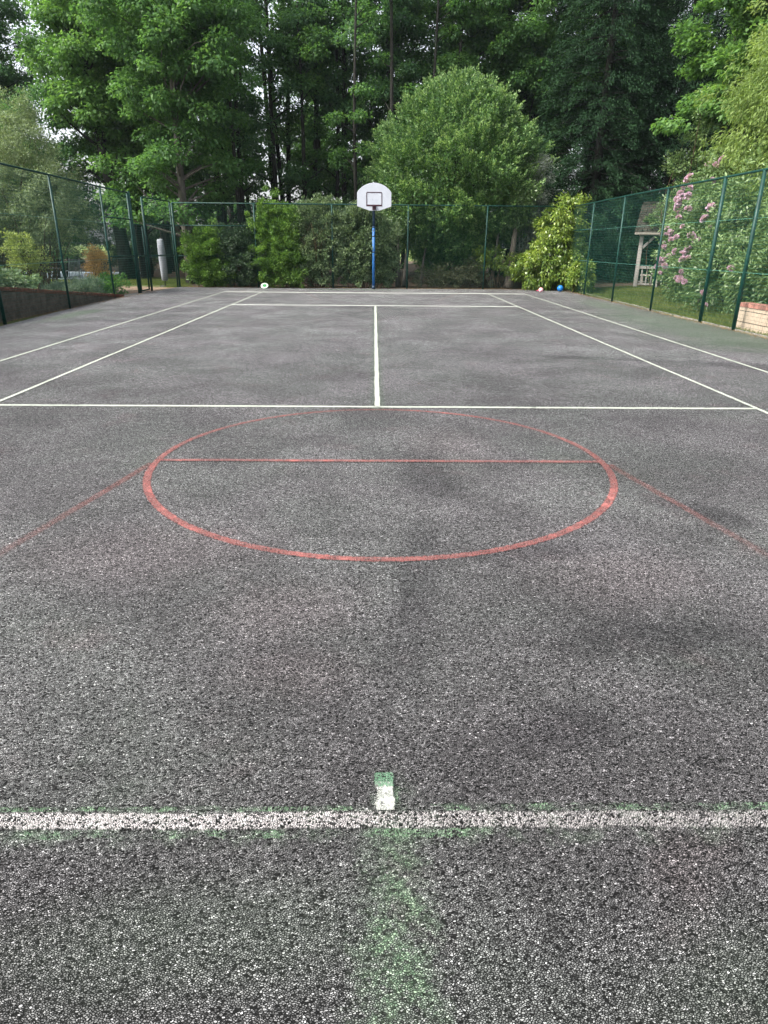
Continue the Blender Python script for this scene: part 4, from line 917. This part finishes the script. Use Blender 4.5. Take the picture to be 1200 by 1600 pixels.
shrub('pale_leaved_shrub', (-10.15, 18.1, .22), [(-.15, 0, .30, .85, .8, .36), (-.7, 0, .4, .6, .6, .42)], 'varieg', 130, (.13, .22), 50, (.07, .12), .55, 94, up=.7, stems=6, label='low shrub with pale edged leaves growing on top of the left wall', cat='shrub')
shrub('orange_shrub', (-9.5, 22.6, 0), [(0, 0, .85, .42, .4, .62), (.1, 0, .5, .38, .35, .4), (-.05, 0, 1.2, .25, .25, .3)], 'orange', 100, (.12, .2), 60, (.045, .075), .45, 95, dup=.5, stems=14, label='orange leaved shrub beside the garden chairs', cat='shrub')
shrub('fern_clump', (-8.85, 22.0, 0), [(0, 0, .25, .55, .45, .38)], 'fern', 60, (.12, .2), 60, (.06, .10), .4, 96, dup=.4, stems=0, label='low fresh green plant right of the orange shrub', cat='plant')
shrub('lavender_clump', (-10.0, 20.9, .03), [(0, 0, .15, .8, .6, .26), (.6, .4, .2, .5, .5, .28)], 'lavender', 150, (.12, .2), 70, (.06, .12), .16, 97, dup=1.1, stems=0, label='soft blue grey plants at the end of the left wall', cat='plant')
shrub('rose_bush', (-13.4, 21.5, 0), [(0, 0, 1.3, 1.3, 1.0, 1.2), (.9, 1.6, 1.0, 1.0, .8, 1.0)], 'plum', 300, (.18, .3), 75, (.05, .09), .5, 98, stems=12, label='mixed dark shrub behind the garden seats', cat='shrub')
shrub('understorey_tree', (-14.9, 31.0, 0), [(0, 0, 4.6, 1.9, 1.6, 3.0), (.9, 0, 3.4, 1.5, 1.3, 1.9), (-1.6, 0, 3.6, 1.6, 1.4, 2.1)], 'wood_leaf_b', 260, (.35, .6), 150, (.09, .15), .65, 100, up=.8, outw=.4, droop=.2, stems=16, stem_r=.05, stem_m='bark', label='low dark leafy tree filling in behind the pale weeping tree', cat='tree', fol='crown')
shrub('garden_hedge', (-16.5, 39.8, 0), [(-3, 1, 1.8, 3, .8, 2.0), (1.5, 2.2, 1.8, 3.2, .8, 2.1), (5.0, 3.2, 1.5, 2.2, .8, 1.7)], 'maroon', 820, (.22, .4), 90, (.07, .12), .5, 99, stems=6, label='long dark hedge beyond the pale patio', cat='hedge')

# ------------------------------------------------------------------ the wood
def place(root, x, y, rz, sc, label, group=None, cat='tree'):
    root.location = (x, y, gz(x, y)-.05); root.rotation_euler = (0, 0, rz); root.scale = (sc, sc, sc); tag(root, label, cat, group); return root
protoA = wood_tree(101, 17, .24, 3.0, .24, 170, 300, 'wood_leaf', low=8)
protoB = wood_tree(102, 18, .19, 2.6, .36, 95, 270, 'wood_leaf_b', low=10)
protoC = wood_tree(103, 16, .26, 3.3, .20, 210, 300, 'wood_leaf', low=6)
protoD = wood_tree(104, 17.5, .17, 2.3, .40, 46, 260, 'wood_leaf_b', low=12)
brightE = wood_tree(105, 17, .24, 3.1, .22, 180, 300, 'wood_leaf', low=6)
thinF = wood_tree(106, 17, .14, 2.0, .44, 32, 240, 'wood_leaf', low=12)
used = {}
def put(proto, x, y, rz, sc, label, group=None):
    if proto.name in used: o = copy_tree(proto)
    else: o = proto; used[proto.name] = 1
    return place(o, x, y, rz, sc, label, group)
G1 = 'broadleaf trees at the front of the wood'
front = [
 (brightE, -12.8, 38.2, .3, 1.0, 'broadleaf tree filling the gap behind the bright leaved tree at the gate'),
 (protoC, -22.0, 33.0, 1.2, 1.0, 'broadleaf tree with a thick dark trunk at the left edge of the photo'),
 (protoB, -21.0, 41.0, 2.2, 1.05, 'broadleaf tree behind the weeping tree, left of the bright leaved one'),
 (protoA, -11.6, 34.2, 4.1, 1.0, 'broadleaf tree next right of the bright leaved one, crown low over the fence corner'),
 (protoD, -8.2, 36.5, 5.0, 1.0, 'broadleaf tree above the bright bush at the left end of the hedge'),
 (protoD, -5.2, 37.0, .9, 1.0, 'tall slender tree with a straight trunk above the tall yellow green bush'),
 (thinF, -3.6, 36.5, 2.0, 1.0, 'thin pole straight tree left of the backboard, nearest the hedge'),
 (protoD, -1.6, 38.2, 3.3, 1.0, 'slender tree with a bare trunk directly left of the backboard'),
 (protoB, 1.2, 37.5, 1.7, 1.0, 'broadleaf tree rising directly behind the backboard'),
 (protoC, 5.0, 37.6, 2.9, 1.05, 'broadleaf tree with forked limbs above the round tree'),
 (protoA, 8.2, 38.0, 5.6, 1.05, 'broadleaf tree between the round tree and the dark conifer'),
]
for f_ in front: put(*f_, group=G1)
rw = random.Random(77); G2 = 'trees deep in the wood'
deep = []
for (yy, x0, x1, st) in ((43.5, -27, 24, 4.8), (51, -31, 30, 5.6)):
    x = x0
    while x < x1:
        X = x+rw.uniform(-1, 1); Y = yy+rw.uniform(-2.2, 2.2)
        deep.append((X, Y)); x += st*rw.uniform(.8, 1.2)
for i, (X, Y) in enumerate(deep):
    if (-22.5 < X*45/Y < -16.8 and Y > 40) or (i % 5 == 3): continue                 # the clearing at the left
    pr_ = (protoD, protoB, protoA, protoD, protoB, thinF, protoB)[i % 7]
    put(pr_, X, Y, rw.random()*6.28, rw.uniform(.92, 1.12), 'tall broadleaf tree deep in the wood behind the front row of trunks', G2)
# bare straight trunks between
G3 = 'thin straight trunks in the wood'
def pole_tree(seed, H=15, r=.11):
    rng = np.random.default_rng(seed); root = empty('slender_tree'); tp = trunk_pts(rng, H, rng.normal(size=2)*.6, .2)
    mb = MB(); mb.tube(tp, [r*1.3]+[r*(1-.7*i/9) for i in range(1, 10)], 8)
    P = []
    for i in range(16):
        j = rng.uniform(2.4, 8.8); a = tp[int(j)]*(1-j % 1)+tp[int(j)+1]*(j % 1); an = rng.random()*6.28; l = rng.uniform(.5, 1.5); b = a+np.array([math.cos(an)*l, math.sin(an)*l, l*.6]); limb(mb, a, b, .03, .01, rng, .05, 4, 3); P.append(b)
    P = np.array(P); mb.build('trunk', M['bark'], root); R = np.full((16, 3), .6); R[:, 2] = .25
    C, D, N = clump_leaves(rng, P, R, 180, .9, .3, .6, .2); ll = rng.uniform(.12, .2, len(C)); leaf_mesh('crown', C, D, N, ll, ll*.7, M['wood_leaf'], parent=root); return root
pa, pb_ = pole_tree(111, 16, .12), pole_tree(112, 16, .165)
for i in range(30):
    X = rw.uniform(-13, 7.5); Y = rw.uniform(33.5, 43)
    put((pa, pb_)[i % 2], X, Y, rw.random()*6.28, rw.uniform(.9, 1.1), 'thin straight dark trunk with a few leafy sprays between the larger trees', G3)
# leaning pale trunk by the corner
wt = wood_tree(121, 16, .20, 2.7, .26, 150, 280, 'wood_leaf', 'bark_mid', low=22); place(wt, -8.0, 29.0, 0, 1.0, 'tree with a bare grey trunk right behind the back left corner post', G1)
wt2 = wood_tree(122, 16, .32, 2.5, .26, 170, 300, 'bright_leaf', 'bark', low=14); place(wt2, -11.6, 31.5, 0, 1.0, 'tree with bright leaves on the stoutest dark trunk, behind the fence left of the gate', G1)
# bushes closing the wood's far edge
G4 = 'undergrowth at the far side of the wood'
ub = shrub('undergrowth_bush', (-20, 62, 0), [(0, 0, 2.0, 3, 1.5, 2.4), (2, 0, 1.6, 2, 1.5, 1.9)], 'wood_leaf', 150, (.4, .7), 90, (.16, .26), .6, 131, stems=4, label='low green bush on the far side of the wood', cat='bush', group=G4)
for i in range(9):
    o = copy_tree(ub); o.location = (-13+i*4.6+rw.uniform(-1, 1), 62+rw.uniform(-3, 3), 0); o.rotation_euler = (0, 0, rw.random()*6)

# ------------------------------------------------------------------ faint haze added to lift the wood's darks, in place of lens glare
k = NT('haze'); pv_ = k.n('ShaderNodeVolumePrincipled'); pv_.inputs['Color'].default_value = (.78, .90, 1.0, 1); pv_.inputs['Density'].default_value = HAZE; pv_.inputs['Anisotropy'].default_value = .2
k.t.links.new(pv_.outputs[0], k.out.inputs['Volume'])
hz = MB(); hz.box((0, 0, 11.95), (1500, 1500, 26)); tag(hz.build('haze', k.m), 'faint bluish haze added to lift the darks of the wood', 'haze', kind='stuff')
